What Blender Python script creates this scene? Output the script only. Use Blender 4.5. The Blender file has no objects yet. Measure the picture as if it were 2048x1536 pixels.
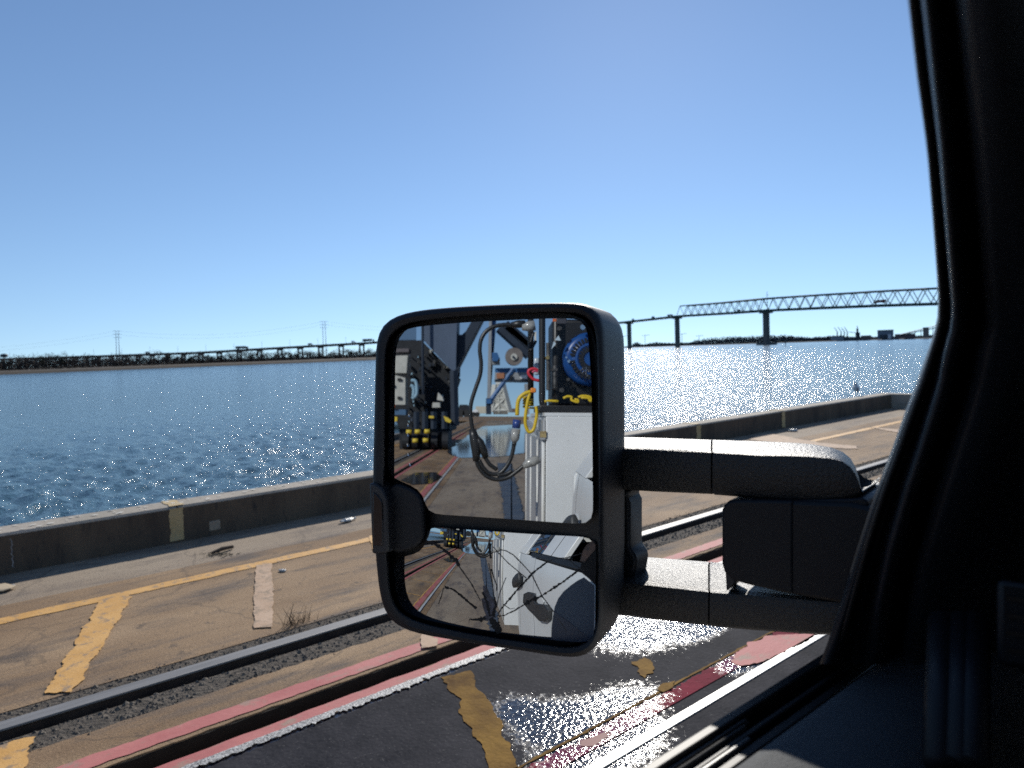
import bpy, bmesh, math, random
import numpy as np
from mathutils import Vector, Matrix
random.seed(7); RNG = np.random.default_rng(7)
S = bpy.context.scene
COL = S.collection
# ------------------------------------------------------------------ camera
FOC, EYE, TILT, HY = 1430.0, 1.75, -0.034, 700.5      # focal length in px of a 2048 px frame, eye height, horizon
def _n(a):
    a = np.array(a, float); return a / np.linalg.norm(a)
def _cam(x, y): return _n([(x - 1024) / FOC, (768 - y) / FOC, 1.0])
UPc = _n([TILT, 1, -(768 - HY) / FOC])
_vy = _cam(2700, HY + TILT * (2700 - 1024))
FWD = _n(_vy - UPc * np.dot(_vy, UPc))                # direction of the quay edge, seen by the camera
RGT = -np.cross(UPc, FWD)
if np.dot(RGT, [1, 0, 0]) < 0: RGT = -RGT
def W(x, y):                                          # photo pixel -> world direction
    c = _cam(x, y); return _n([c @ RGT, c @ FWD, c @ UPc])
EYEP = np.array([0, 0, EYE])
CAMM = Matrix(((RGT[0], RGT[1], -RGT[2], 0), (FWD[0], FWD[1], -FWD[2], 0), (UPc[0], UPc[1], -UPc[2], EYE), (0, 0, 0, 1)))
cd = bpy.data.cameras.new('camera'); cam = bpy.data.objects.new('camera', cd); COL.objects.link(cam)
cam.matrix_world = CAMM
cd.sensor_width = 36; cd.lens = 36 * FOC / 2048; cd.clip_start = 0.02; cd.clip_end = 20000
cd.dof.use_dof = True; cd.dof.focus_distance = 1.3; cd.dof.aperture_fstop = 7.0
S.camera = cam
# ------------------------------------------------------------------ sky, sun, exposure
SUN_AZ, SUN_EL = math.radians(39.5), math.radians(31)
world = bpy.data.worlds.new('World'); S.world = world; world.use_nodes = True
wn = world.node_tree; bg = wn.nodes['Background']
sky = wn.nodes.new('ShaderNodeTexSky'); sky.sky_type = 'NISHITA'; sky.sun_disc = False
sky.sun_elevation = SUN_EL; sky.sun_rotation = -SUN_AZ
sky.air_density = 1.0; sky.dust_density = 0.035; sky.ozone_density = 4.0
wtc = wn.nodes.new('ShaderNodeTexCoord'); wad = wn.nodes.new('ShaderNodeVectorMath'); wad.operation = 'ADD'; wad.inputs[1].default_value = (0, 0, .09)
wn.links.new(wtc.outputs['Generated'], wad.inputs[0]); wn.links.new(wad.outputs[0], sky.inputs[0]); wn.links.new(sky.outputs[0], bg.inputs[0])
bg.inputs[1].default_value = 0.084
sd = bpy.data.lights.new('sun', 'SUN'); sun = bpy.data.objects.new('sun', sd); COL.objects.link(sun)
sd.energy = 3.3; sd.angle = math.radians(0.53); sd.color = (1.0, 0.95, 0.87)
SUNV = Vector((-math.sin(SUN_AZ) * math.cos(SUN_EL), math.cos(SUN_AZ) * math.cos(SUN_EL), math.sin(SUN_EL)))
sun.location = SUNV * 50; sun.rotation_euler = SUNV.to_track_quat('Z', 'Y').to_euler()
S.view_settings.view_transform = 'Standard'; S.view_settings.look = 'None'
S.view_settings.exposure = 0.52; S.view_settings.gamma = 1.0; S.view_settings.use_curve_mapping = False
S.render.engine = 'CYCLES'
S.cycles.max_bounces = 8; S.cycles.glossy_bounces = 5; S.cycles.transparent_max_bounces = 8
S.cycles.sample_clamp_indirect = 6.0; S.cycles.use_denoising = False
# ------------------------------------------------------------------ placing by sight lines
def V(a): return Vector([float(q) for q in a])
def G(x, y, z=0.0):
    d = W(x, y); return EYEP + d * (z - EYE) / d[2]
def ONX(x, y, X):
    d = W(x, y); return EYEP + d * X / d[0]
def AT(x, y, dist): return EYEP + W(x, y) * dist
def FAR(x, y, D):
    d = W(x, y); return EYEP + d * D / math.hypot(d[0], d[1])
VPM = W(985, 832); MN = _n(np.array([0, -1.0, 0]) - VPM); M0 = EYEP + W(985, 940) * 0.88   # mirror glass plane
def MP(x, y, off=0.0):
    d = W(x, y); m = M0 + MN * off; return EYEP + d * np.dot(m - EYEP, MN) / np.dot(d, MN)
def MR(x, y):
    d = W(x, y); return MP(x, y), d - 2 * np.dot(d, MN) * MN
def MY(x, y, Y):
    p, r = MR(x, y); return p + r * (Y - p[1]) / r[1]
def MZ(x, y, z=0.0):
    p, r = MR(x, y); return p + r * (z - p[2]) / r[2]
# ------------------------------------------------------------------ materials
def mat(name, c, c2=None, scale=4.0, rough=0.6, bump=0.0, bscale=60.0, metal=0.0, c3=None, stretch=(1, 1, 1), spec=0.5,
        rough2=None, lo=0.35, hi=0.65, bdist=0.01, c3scale=None, c3lo=0.55, c3hi=0.7, world_co=False):
    m = bpy.data.materials.new(name); m.use_nodes = True
    N = m.node_tree.nodes; L = m.node_tree.links; b = N['Principled BSDF']
    b.inputs['Roughness'].default_value = rough; b.inputs['Metallic'].default_value = metal
    b.inputs['Specular IOR Level'].default_value = spec
    b.inputs['Base Color'].default_value = (*c, 1)
    if c2 is None and not bump: return m
    tc = N.new('ShaderNodeNewGeometry' if world_co else 'ShaderNodeTexCoord')
    mp = N.new('ShaderNodeMapping'); mp.inputs['Scale'].default_value = stretch
    L.new(tc.outputs['Position' if world_co else 'Object'], mp.inputs[0])
    def noise(sc, det=6, r=0.6):
        n = N.new('ShaderNodeTexNoise'); n.inputs['Scale'].default_value = sc; n.inputs['Detail'].default_value = det
        n.inputs['Roughness'].default_value = r; L.new(mp.outputs[0], n.inputs['Vector']); return n
    def ramp(src, a, b_, ca, cb):
        r = N.new('ShaderNodeValToRGB'); r.color_ramp.elements[0].position = a; r.color_ramp.elements[1].position = b_
        r.color_ramp.elements[0].color = (*ca, 1); r.color_ramp.elements[1].color = (*cb, 1)
        L.new(src, r.inputs[0]); return r
    if c2 is not None:
        n1 = noise(scale); r1 = ramp(n1.outputs[0], lo, hi, c, c2); out = r1.outputs[0]
        if c3 is not None:
            n2 = noise(c3scale or scale * 6, 8, 0.7); r2 = ramp(n2.outputs[0], c3lo, c3hi, (0, 0, 0), (1, 1, 1))
            mx = N.new('ShaderNodeMix'); mx.data_type = 'RGBA'; L.new(r2.outputs[0], mx.inputs[0]); L.new(out, mx.inputs[6])
            mx.inputs[7].default_value = (*c3, 1); out = mx.outputs[2]
        L.new(out, b.inputs['Base Color'])
        if rough2 is not None:
            mr = N.new('ShaderNodeMapRange'); mr.inputs[1].default_value = lo; mr.inputs[2].default_value = hi
            mr.inputs[3].default_value = rough; mr.inputs[4].default_value = rough2
            L.new(n1.outputs[0], mr.inputs[0]); L.new(mr.outputs[0], b.inputs['Roughness'])
    if bump:
        nb = noise(bscale, 4, 0.6); bp = N.new('ShaderNodeBump'); bp.inputs['Strength'].default_value = bump
        bp.inputs['Distance'].default_value = bdist
        L.new(nb.outputs[0], bp.inputs['Height']); L.new(bp.outputs[0], b.inputs['Normal'])
    return m
# ------------------------------------------------------------------ mesh building
ORG = {}
class MB:
    def __init__(s): s.v = []; s.f = []
    def quad(s, *p):
        k = len(s.v); s.v += [tuple(map(float, q)) for q in p]; s.f.append(tuple(range(k, k + len(p)))); return s
    def box(s, lo, hi):
        x0, y0, z0 = lo; x1, y1, z1 = hi; k = len(s.v)
        s.v += [(x0, y0, z0), (x1, y0, z0), (x1, y1, z0), (x0, y1, z0), (x0, y0, z1), (x1, y0, z1), (x1, y1, z1), (x0, y1, z1)]
        for f in ((0, 3, 2, 1), (4, 5, 6, 7), (0, 1, 5, 4), (1, 2, 6, 5), (2, 3, 7, 6), (3, 0, 4, 7)): s.f.append(tuple(k + i for i in f))
        return s
    def prism(s, poly, vec):                          # polygon swept along vec
        k = len(s.v); n = len(poly); vec = np.array(vec, float)
        s.v += [tuple(map(float, p)) for p in poly] + [tuple(map(float, np.array(p) + vec)) for p in poly]
        s.f.append(tuple(k + i for i in range(n))[::-1]); s.f.append(tuple(k + n + i for i in range(n)))
        for i in range(n): j = (i + 1) % n; s.f.append((k + i, k + j, k + n + j, k + n + i))
        return s
    def loft(s, loops, cap0=False, cap1=False, closed=True):
        k = len(s.v); n = len(loops[0])
        for l in loops: s.v += [tuple(map(float, p)) for p in l]
        for a in range(len(loops) - 1):
            for i in range(n if closed else n - 1):
                j = (i + 1) % n; s.f.append((k + a * n + i, k + a * n + j, k + (a + 1) * n + j, k + (a + 1) * n + i))
        if cap0: s.f.append(tuple(k + i for i in range(n))[::-1])
        if cap1: s.f.append(tuple(k + (len(loops) - 1) * n + i for i in range(n)))
        return s
    def tube(s, pts, r, n=8, cap=True):
        pts = [np.array(p, float) for p in pts]; loops = []
        rr = r if hasattr(r, '__len__') else [r] * len(pts)
        t0 = _n(pts[1] - pts[0]); a = np.cross(t0, [0, 0, 1.0])
        if np.linalg.norm(a) < 1e-3: a = np.cross(t0, [1.0, 0, 0])
        a = _n(a)
        for i, p in enumerate(pts):
            t = _n(pts[min(i + 1, len(pts) - 1)] - pts[max(i - 1, 0)]); a = _n(a - t * np.dot(a, t)); b = np.cross(t, a)
            loops.append([p + rr[i] * (math.cos(q) * a + math.sin(q) * b) for q in np.linspace(0, 2 * math.pi, n, endpoint=False)])
        return s.loft(loops, cap, cap)
    def disc(s, c, ax, r, h, n=20):
        return s.tube([np.array(c, float), np.array(c, float) + _n(ax) * h], r, n)
    def build(s, name, m, parent=None, origin=None, smooth=False, bevel=0, seg=2, sharp=None):
        if parent is not None and origin is None: origin = ORG[parent.name]
        o = np.array(origin if origin is not None else np.mean(s.v, axis=0), float)
        me = bpy.data.meshes.new(name)
        me.from_pydata([(v[0] - o[0], v[1] - o[1], v[2] - o[2]) for v in s.v], [], s.f)
        if m: me.materials.append(m)
        me.validate(); bm = bmesh.new(); bm.from_mesh(me); bmesh.ops.recalc_face_normals(bm, faces=bm.faces[:]); bm.to_mesh(me); bm.free()
        if smooth: me.shade_smooth()
        if sharp: me.shade_smooth(); me.set_sharp_from_angle(angle=math.radians(sharp))
        ob = bpy.data.objects.new(name, me); COL.objects.link(ob); ORG[ob.name] = o
        if parent is not None:
            ob.parent = parent; ob.location = V(o - ORG[parent.name])
        else: ob.location = V(o)
        if bevel:
            md = ob.modifiers.new('bevel', 'BEVEL'); md.width = bevel; md.segments = seg; md.limit_method = 'ANGLE'; md.angle_limit = math.radians(35)
            me.shade_smooth(); me.set_sharp_from_angle(angle=math.radians(50))
        return ob
def tag(o, label=None, cat=None, group=None, kind=None):
    if label: o['label'] = label
    if cat: o['category'] = cat
    if group: o['group'] = group
    if kind: o['kind'] = kind
    return o
def thing(name, loc, label, cat, group=None):
    o = bpy.data.objects.new(name, None); COL.objects.link(o); o.location = V(loc); o.empty_display_size = .2
    ORG[o.name] = np.array(loc, float); return tag(o, label, cat, group)
def struct(mb, name, m, **k): return tag(mb.build(name, m, **k), kind='structure')
def copy_tree(o, parent=None):
    c = o.copy(); COL.objects.link(c); c.parent = parent
    for ch in list(o.children): copy_tree(ch, c)
    return c
def spline(pts, n=8):                                 # smooth curve through points
    P = [np.array(p, float) for p in pts]; P = [2 * P[0] - P[1]] + P + [2 * P[-1] - P[-2]]; out = []
    for i in range(1, len(P) - 2):
        a, b, c, d = P[i - 1:i + 3]
        for t in np.linspace(0, 1, n, endpoint=False):
            out.append(.5 * (2 * b + (c - a) * t + (2 * a - 5 * b + 4 * c - d) * t * t + (3 * b - a - 3 * c + d) * t ** 3))
    out.append(P[-2]); return out
def resample(poly, n, smooth=0):
    P = np.array(poly, float); Q = np.vstack([P, P[:1]]); seg = np.linalg.norm(np.diff(Q, axis=0), axis=1); cum = np.concatenate([[0], np.cumsum(seg)])
    t = np.linspace(0, cum[-1], n, endpoint=False); R = np.stack([np.interp(t, cum, Q[:, k]) for k in range(P.shape[1])], 1)
    for _ in range(smooth): R = R * .5 + np.roll(R, 1, 0) * .25 + np.roll(R, -1, 0) * .25
    return R
# ================================================================== THE SETTING
def concrete(name, a, b_, dark, joint=0.0):
    m = bpy.data.materials.new(name); m.use_nodes = True; N = m.node_tree.nodes; L = m.node_tree.links; b = N['Principled BSDF']
    b.inputs['Roughness'].default_value = .85; b.inputs['Specular IOR Level'].default_value = .3
    g = N.new('ShaderNodeNewGeometry')
    def nz(sc, st=(1, 1, 1), det=7, r=.62):
        mp = N.new('ShaderNodeMapping'); mp.inputs['Scale'].default_value = st; L.new(g.outputs['Position'], mp.inputs[0])
        n = N.new('ShaderNodeTexNoise'); n.inputs['Scale'].default_value = sc; n.inputs['Detail'].default_value = det; n.inputs['Roughness'].default_value = r; L.new(mp.outputs[0], n.inputs['Vector']); return n.outputs[0]
    def ramp(src, p0, p1, c0, c1):
        r = N.new('ShaderNodeValToRGB'); e = r.color_ramp.elements; e[0].position = p0; e[1].position = p1; e[0].color = (*c0, 1); e[1].color = (*c1, 1); L.new(src, r.inputs[0]); return r.outputs[0]
    def mix(f, x, y, mode='MIX', k=None):
        q = N.new('ShaderNodeMix'); q.data_type = 'RGBA'; q.blend_type = mode
        if k is None: L.new(f, q.inputs[0])
        else: q.inputs[0].default_value = k
        L.new(x, q.inputs[6])
        if isinstance(y, tuple): q.inputs[7].default_value = (*y, 1)
        else: L.new(y, q.inputs[7])
        return q.outputs[2]
    K = lambda v: (v, v, v)
    c = ramp(nz(.9, (1, .4, 1)), .38, .62, a, b_)
    c = mix(ramp(nz(2.1, (1.6, .35, 1), 8, .7), .50, .66, K(0), K(1)), c, dark)                       # long tyre and oil streaks
    c = mix(ramp(nz(7, (1, .8, 1), 9, .75), .57, .66, K(0), K(.8)), c, tuple(q * .62 for q in dark))     # small stains
    c = mix(ramp(nz(5, (1, 1, 1), 9, .8), .60, .72, K(0), K(.6)), c, tuple(min(1, q * 1.35) for q in b_))  # pale scuffs
    c = mix(None, c, ramp(nz(70, (1, 1, 1), 3, .7), .32, .68, K(.70), K(1.22)), 'MULTIPLY', 1.0)         # grit
    c = mix(None, c, ramp(nz(260, (1, 1, 1), 2, .7), .35, .65, K(.82), K(1.14)), 'MULTIPLY', 1.0)
    v = N.new('ShaderNodeTexVoronoi'); v.feature = 'DISTANCE_TO_EDGE'; v.inputs['Scale'].default_value = .55
    wv = N.new('ShaderNodeVectorMath'); wv.operation = 'ADD'; n3 = N.new('ShaderNodeTexNoise'); n3.inputs['Scale'].default_value = 3.0; n3.inputs['Detail'].default_value = 6
    sc_ = N.new('ShaderNodeVectorMath'); sc_.operation = 'SCALE'; sc_.inputs['Scale'].default_value = .35; L.new(g.outputs['Position'], n3.inputs['Vector']); L.new(n3.outputs['Color'], sc_.inputs[0]); L.new(g.outputs['Position'], wv.inputs[0]); L.new(sc_.outputs[0], wv.inputs[1]); L.new(wv.outputs[0], v.inputs['Vector'])
    c = mix(ramp(v.outputs['Distance'], .002, .007, K(.4), K(0)), c, tuple(q * .5 for q in dark))    # hairline cracks
    L.new(c, b.inputs['Base Color'])
    bp = N.new('ShaderNodeBump'); bp.inputs['Strength'].default_value = .7; bp.inputs['Distance'].default_value = .006; L.new(nz(110, (1, 1, 1), 4, .7), bp.inputs['Height']); L.new(bp.outputs[0], b.inputs['Normal'])
    return m
M_conc = concrete('deck_concrete', (.215, .132, .070), (.37, .25, .145), (.12, .095, .078))
M_conc2 = concrete('apron_concrete', (.27, .205, .145), (.35, .28, .205), (.16, .13, .11))
M_concdark = mat('stained_concrete', (.08, .07, .06), (.14, .12, .10), 3, .9, .4, 60)
M_cface = mat('curb_face_dark', (.062, .046, .033), (.135, .098, .064), 2.5, .9, .5, 50, c3=(.025, .024, .024), stretch=(1, 1, .3), bdist=.005)  # curb face darker than the top, mottled in vertical streaks
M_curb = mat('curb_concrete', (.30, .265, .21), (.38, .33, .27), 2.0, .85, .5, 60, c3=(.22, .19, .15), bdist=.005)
M_gravel = mat('gravel_bed', (.05, .041, .031), (.13, .105, .08), 18, .95, 1.0, 45, c3=(.05, .045, .04), bdist=.03, world_co=True)
M_yellow = mat('yellow_paint', (.56, .29, .065), (.66, .37, .11), 5, .7, .5, 80, c3=(.30, .20, .115), c3scale=13, c3lo=.53, c3hi=.62, bdist=.004, world_co=True)
M_pale = mat('faded_paint', (.44, .29, .18), (.52, .36, .24), 6, .8, .5, 80, c3=(.28, .20, .13), c3scale=11, c3lo=.50, c3hi=.60, bdist=.004, world_co=True)
M_pink = mat('faded_red_paint', (.40, .10, .095), (.50, .165, .145), 4, .75, .5, 70, c3=(.32, .20, .15), c3scale=10, c3lo=.54, c3hi=.64, stretch=(1, .5, 1), bdist=.004, world_co=True)
M_red = mat('wet_red_paint', (.22, .02, .035), (.34, .05, .06), 5, .45, .3, 70, c3=(.12, .03, .03), c3lo=.6, c3hi=.7, bdist=.003)
M_ochre = mat('wet_yellow_paint', (.22, .12, .025), (.34, .19, .04), 7, .5, .4, 60, c3=(.08, .05, .025), c3lo=.5, c3hi=.62, bdist=.004)
M_trench = mat('trench_black', (.012, .010, .008), (.025, .02, .016), 6, .95)
M_rail = mat('rail_steel', (.15, .145, .14), (.24, .23, .22), 9, .55, .3, 90, metal=.1, stretch=(3, .2, 1), bdist=.002)
M_railside = mat('rail_rust', (.03, .022, .018), (.06, .045, .035), 12, .9)
M_strip = mat('steel_edge', (.55, .54, .52), (.70, .69, .66), 7, .5, .5, 60, metal=.25, c3=(.36, .31, .25), c3lo=.62, c3hi=.72, stretch=(1, .3, 1), bdist=.004, world_co=True)
DECKZ, WATZ = 0.0, -3.5
YB, YC = -260.0, 18.6                                 # quay runs from far behind to the corner ahead
def strip(x0, x1, y0, y1, z, m, name='quay_deck', thick=.25, jag=0, step=.25, **k):
    if not jag:
        return struct(MB().box((x0, y0, z - thick), (x1, y1, z)), name, m, origin=(0, 0, 0), **k)
    ys = np.arange(y0, y1 + step * .5, step)
    a = RNG.normal(size=len(ys)) * jag; b = RNG.normal(size=len(ys)) * jag
    mb = MB(); loops = [[(x0 + p, y, z - thick), (x0 + p, y, z), (x1 + q, y, z), (x1 + q, y, z - thick)] for y, p, q in zip(ys, a, b)]
    mb.loft(loops, True, True); return struct(mb, name, m, origin=(0, 0, 0), **k)
FACE = -7.36
strip(-7.72, -6.42, YB, YC + .36, 0, M_conc2, 'quay_apron', 1.2)
strip(-6.42, -4.42, YB, YC + .36, 0, M_conc)
strip(-4.44, -4.286, YB, YC + .3, -.004, M_gravel, 'gravel_bed', .2); strip(-4.085, -3.86, YB, YC + .3, -.006, M_gravel, 'gravel_bed', .2); strip(-4.30, -4.07, YB, YC + .3, -.12, M_trench, 'rail_slot', .1)
strip(-3.88, -3.49, YB, -6, 0, M_conc); strip(-3.88, -3.49, -6, YC + .36, 0, M_conc, jag=.006, step=.06)
strip(-3.50, -3.32, YB, YC + .3, -.30, M_trench, 'cable_trench', .1)
struct(MB().box((-3.4905, YB, -.28), (-3.484, YC, -.008)), 'trench_shade', M_trench, origin=(0, 0, 0))  # black sheet painting the shade on the trench's far wall
strip(-3.33, -3.20, YB, YC + .36, 0, M_conc)
strip(-3.20, -1.83, YB, YC + .36, 0, M_conc, 'quay_lane')
strip(-1.83, 30, YB, YC + .36, -.004, M_conc2, 'quay_deck')
struct(MB().box((-7.7, YB, -4.6), (40, YC + .3, -.45)), 'quay_wall', M_concdark, origin=(0, 0, 0))
struct(MB().box((-3.82, YB, -.44), (-1.9, YC + .3, -.27)), 'quay_core', M_concdark, origin=(0, 0, 0)) if False else None
# loose stones of the rail bed
mb = MB()
def pebble(mb, c, r, m=None):
    c = np.array(c, float); k = len(mb.v)
    a = random.random() * 6.28
    pts = [(math.cos(a + q) * r * random.uniform(.6, 1.2), math.sin(a + q) * r * random.uniform(.6, 1.2), 0) for q in np.linspace(0, 6.28, 5, endpoint=False)]
    mb.v += [tuple(c + p) for p in pts] + [tuple(c + np.array([0, 0, r * random.uniform(.5, .9)]))]
    for i in range(5): mb.f.append((k + i, k + (i + 1) % 5, k + 5))
for i in range(9000):
    y = random.uniform(-2, 13) if i < 7000 else random.uniform(-14, -2)
    x = random.choice([random.uniform(-4.46, -4.295), random.uniform(-4.085, -3.85)])
    pebble(mb, (x, y, -.006), random.uniform(.005, .016) * (1 if random.random() < .93 else 1.5))
tag(mb.build('rail_gravel', mat('gravel_stone', (.04, .034, .027), (.19, .16, .125), 30, .9), origin=(0, 0, 0)), 'loose grey gravel packed along both sides of the crane rail', 'gravel', kind='stuff')
# painted marks on the deck
def mark(name, poly, m, z=.008, wob=.012, n=None):
    P = [np.array(p, float) for p in poly]; Q = []
    for a, c in zip(P, P[1:] + P[:1]):
        k = max(1, int(np.linalg.norm(c - a) / (.02 if np.linalg.norm(P[0]) < 30 else .3)))
        for t in range(k): Q.append(a + (c - a) * t / k)
    Q = np.array(Q); J = RNG.normal(size=Q.shape); J2 = J.copy()
    for _ in range(6): J2 = J2 * .4 + np.roll(J2, 1, 0) * .3 + np.roll(J2, -1, 0) * .3
    Q = Q + J2 * wob * .8 + J * min(.004, wob * .3)
    mb = MB(); mb.v = [(float(p[0]), float(p[1]), z) for p in Q]; mb.f = [tuple(range(len(Q)))]
    return struct(mb, name, m, origin=(0, 0, 0))
def longmark(name, x0, x1, y0, y1, m, z=.004, jag=.006, step=.15):
    ys = np.arange(y0, y1 + step * .5, step); L = []
    for y in ys: L.append([(x0 + random.gauss(0, jag if name != 'edge_glint' else .002), y, z), (x1 + random.gauss(0, jag) + (random.uniform(-.02, .014) if name == 'edge_glint' and random.random() < .35 else 0), y, z)])
    mb = MB(); mb.loft(L, closed=False); return struct(mb, name, m, origin=(0, 0, 0))
longmark('painted_line', -6.09, -5.95, -60, YC, M_yellow)
longmark('painted_line', -3.635, -3.525, -70, YC, M_pink, jag=.003, step=.04)
longmark('painted_line', -3.325, -3.236, -70, YC, M_pink, jag=.004, step=.08)
g2 = lambda x, y: tuple(G(x, y)[:2])
mark('painted_line', [g2(*p) for p in [(205, 1200), (250, 1188), (262, 1194), (225, 1260), (180, 1330), (150, 1385), (90, 1387), (125, 1335), (160, 1270)]], M_yellow, wob=.016)
mark('painted_line', [g2(*p) for p in [(-30, 1500), (72, 1475), (55, 1510), (45, 1545), (-10, 1600), (-90, 1590)]], M_yellow, wob=.016)
mark('painted_line', [g2(*p) for p in [(513, 1132), (543, 1128), (547, 1180), (545, 1256), (507, 1258), (508, 1190)]], M_pale, wob=.007)
mark('painted_line', [g2(*p) for p in [(737, 1074), (760, 1070), (800, 1130), (830, 1200), (790, 1210), (757, 1120)]], M_yellow, wob=.02)
mark('painted_line', [g2(*p) for p in [(1508, 872), (1540, 868), (1640, 886), (1715, 893), (1715, 899), (1600, 893), (1500, 880)]], M_pale, wob=.05)
mark('painted_line', [g2(*p) for p in [(1740, 855), (1790, 859), (1840, 866), (1840, 871), (1790, 865)]], M_pale, wob=.05)
mark('painted_line', [g2(*p) for p in [(840, 1268), (880, 1282), (872, 1294), (845, 1300)]], M_pale, z=.012, wob=.01)
for k in range(1, 22):                                # bay marks continue behind the truck
    y = -4.2 * k
    mark('painted_line', [(-5.95, y), (-4.45, y - .9), (-4.45, y - .75), (-5.95, y + .15)], M_yellow if k % 2 else M_pale, wob=.02, n=40)
    mark('painted_line', [(-3.15, y * .5), (-2.28, y * .5), (-2.28, y * .5 + .05), (-3.15, y * .5 + .05)], M_yellow, z=.005, wob=.008, n=40)
# wet lane: a film of water, rough and rippled in puddles
gx = np.arange(-3.19, -1.0, .02); gy = np.arange(-2.6, 9.0, .02)
XX, YY = np.meshgrid(gx, gy)
wp = bpy.data.materials.new('wet_asphalt'); wp.use_nodes = True
N = wp.node_tree.nodes; L = wp.node_tree.links; b = N['Principled BSDF']
at = N.new('ShaderNodeAttribute'); at.attribute_name = 'puddle'
geo = N.new('ShaderNodeNewGeometry')
def nz(sc, det=5, r=.6):
    n_ = N.new('ShaderNodeTexNoise'); n_.inputs['Scale'].default_value = sc; n_.inputs['Detail'].default_value = det; n_.inputs['Roughness'].default_value = r
    L.new(geo.outputs['Position'], n_.inputs['Vector']); return n_
def math_(op, a, b2=None, clamp=False):
    m_ = N.new('ShaderNodeMath'); m_.operation = op; m_.use_clamp = clamp
    for i, q in enumerate((a, b2)):
        if q is None: continue
        if isinstance(q, (int, float)): m_.inputs[i].default_value = q
        else: L.new(q, m_.inputs[i])
    return m_.outputs[0]
def cr(src, a, b_, ca, cb):
    r = N.new('ShaderNodeValToRGB'); r.color_ramp.elements[0].position = a; r.color_ramp.elements[1].position = b_
    r.color_ramp.elements[0].color = (*ca, 1); r.color_ramp.elements[1].color = (*cb, 1); L.new(src, r.inputs[0]); return r.outputs[0]
edge = math_('ADD', at.outputs['Fac'], math_('MULTIPLY', math_('SUBTRACT', nz(26, 9, .85).outputs[0], .5), 2.2))
msk = math_('MULTIPLY', math_('SUBTRACT', edge, .42), 9.0, True)
base = cr(nz(3.5, 8, .7).outputs[0], .35, .7, (.009, .010, .016), (.036, .035, .042))
spk = cr(nz(75, 4, .8).outputs[0], .60, .70, (0, 0, 0), (1, 1, 1))
mx = N.new('ShaderNodeMix'); mx.data_type = 'RGBA'; L.new(spk, mx.inputs[0]); L.new(base, mx.inputs[6]); mx.inputs[7].default_value = (.12, .115, .11, 1)
L.new(mx.outputs[2], b.inputs['Base Color'])
rr = N.new('ShaderNodeMapRange'); L.new(msk, rr.inputs[0]); rr.inputs[3].default_value = .8; rr.inputs[4].default_value = .07; L.new(rr.outputs[0], b.inputs['Roughness'])
sp = N.new('ShaderNodeMapRange'); L.new(msk, sp.inputs[0]); sp.inputs[3].default_value = .08; sp.inputs[4].default_value = .6; L.new(sp.outputs[0], b.inputs['Specular IOR Level'])
bp1 = N.new('ShaderNodeBump'); bst = N.new('ShaderNodeMapRange'); L.new(msk, bst.inputs[0]); bst.inputs[3].default_value = .75; bst.inputs[4].default_value = 1; L.new(bst.outputs[0], bp1.inputs['Strength']); bp1.inputs['Distance'].default_value = .0046; L.new(nz(48, 2, .5).outputs[0], bp1.inputs['Height']); L.new(bp1.outputs[0], b.inputs['Normal'])
M_wet = wp
def blob(cx, cy, rx, ry, rot=0, amp=1):
    c, s_ = math.cos(rot), math.sin(rot); u = ((XX - cx) * c + (YY - cy) * s_) / rx; v = (-(XX - cx) * s_ + (YY - cy) * c) / ry
    return amp * np.exp(-(u * u + v * v))
PUD = np.maximum.reduce([blob(*g2(1060, 1432), .24, .16), blob(*g2(1130, 1450), .26, .26, 0, 1.15), blob(*g2(1210, 1430), .2, .38, 0, 1.15), blob(*g2(1200, 1485), .25, .34, 0, 1.2), blob(*g2(1265, 1455), .16, .2), blob(*g2(1130, 1510), .14, .14),
                         blob(*g2(1270, 1265), .30, .35), blob(*g2(1340, 1262), .16, .35), blob(*g2(1400, 1262), .12, .3), blob(*g2(1475, 1330), .10, .16), blob(*g2(1520, 1318), .08, .2),
                         np.exp(-((XX + 3.19) / .028) ** 2) * 1.1])
def wet_sheet(x0, x1, name, m, z, y0=-2.2, y1=9.0):
    ix = np.where((gx >= x0 - 1e-6) & (gx <= x1 + 1e-6))[0]; iy = np.where((gy >= y0) & (gy <= y1))[0]
    sub = np.ix_(iy, ix); nX, nYy = len(ix), len(iy)
    vs = np.stack([XX[sub].ravel(), YY[sub].ravel(), np.full(nX * nYy, z)], 1)
    vs[::nX, 0] += RNG.normal(size=nYy) * .010        # ragged edge
    idx = np.arange(nX * nYy).reshape(nYy, nX)
    fs = np.stack([idx[:-1, :-1], idx[:-1, 1:], idx[1:, 1:], idx[1:, :-1]], -1).reshape(-1, 4)
    me = bpy.data.meshes.new(name); me.from_pydata(vs.tolist(), [], fs.tolist()); me.materials.append(m)
    a = me.attributes.new('puddle', 'FLOAT', 'POINT'); a.data.foreach_set('value', PUD[sub].ravel().astype(np.float32))
    o = bpy.data.objects.new(name, me); COL.objects.link(o); ORG[o.name] = np.zeros(3); tag(o, kind='structure'); return o
wet_sheet(-3.19, -1.86, 'wet_lane', M_wet, .004)
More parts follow.
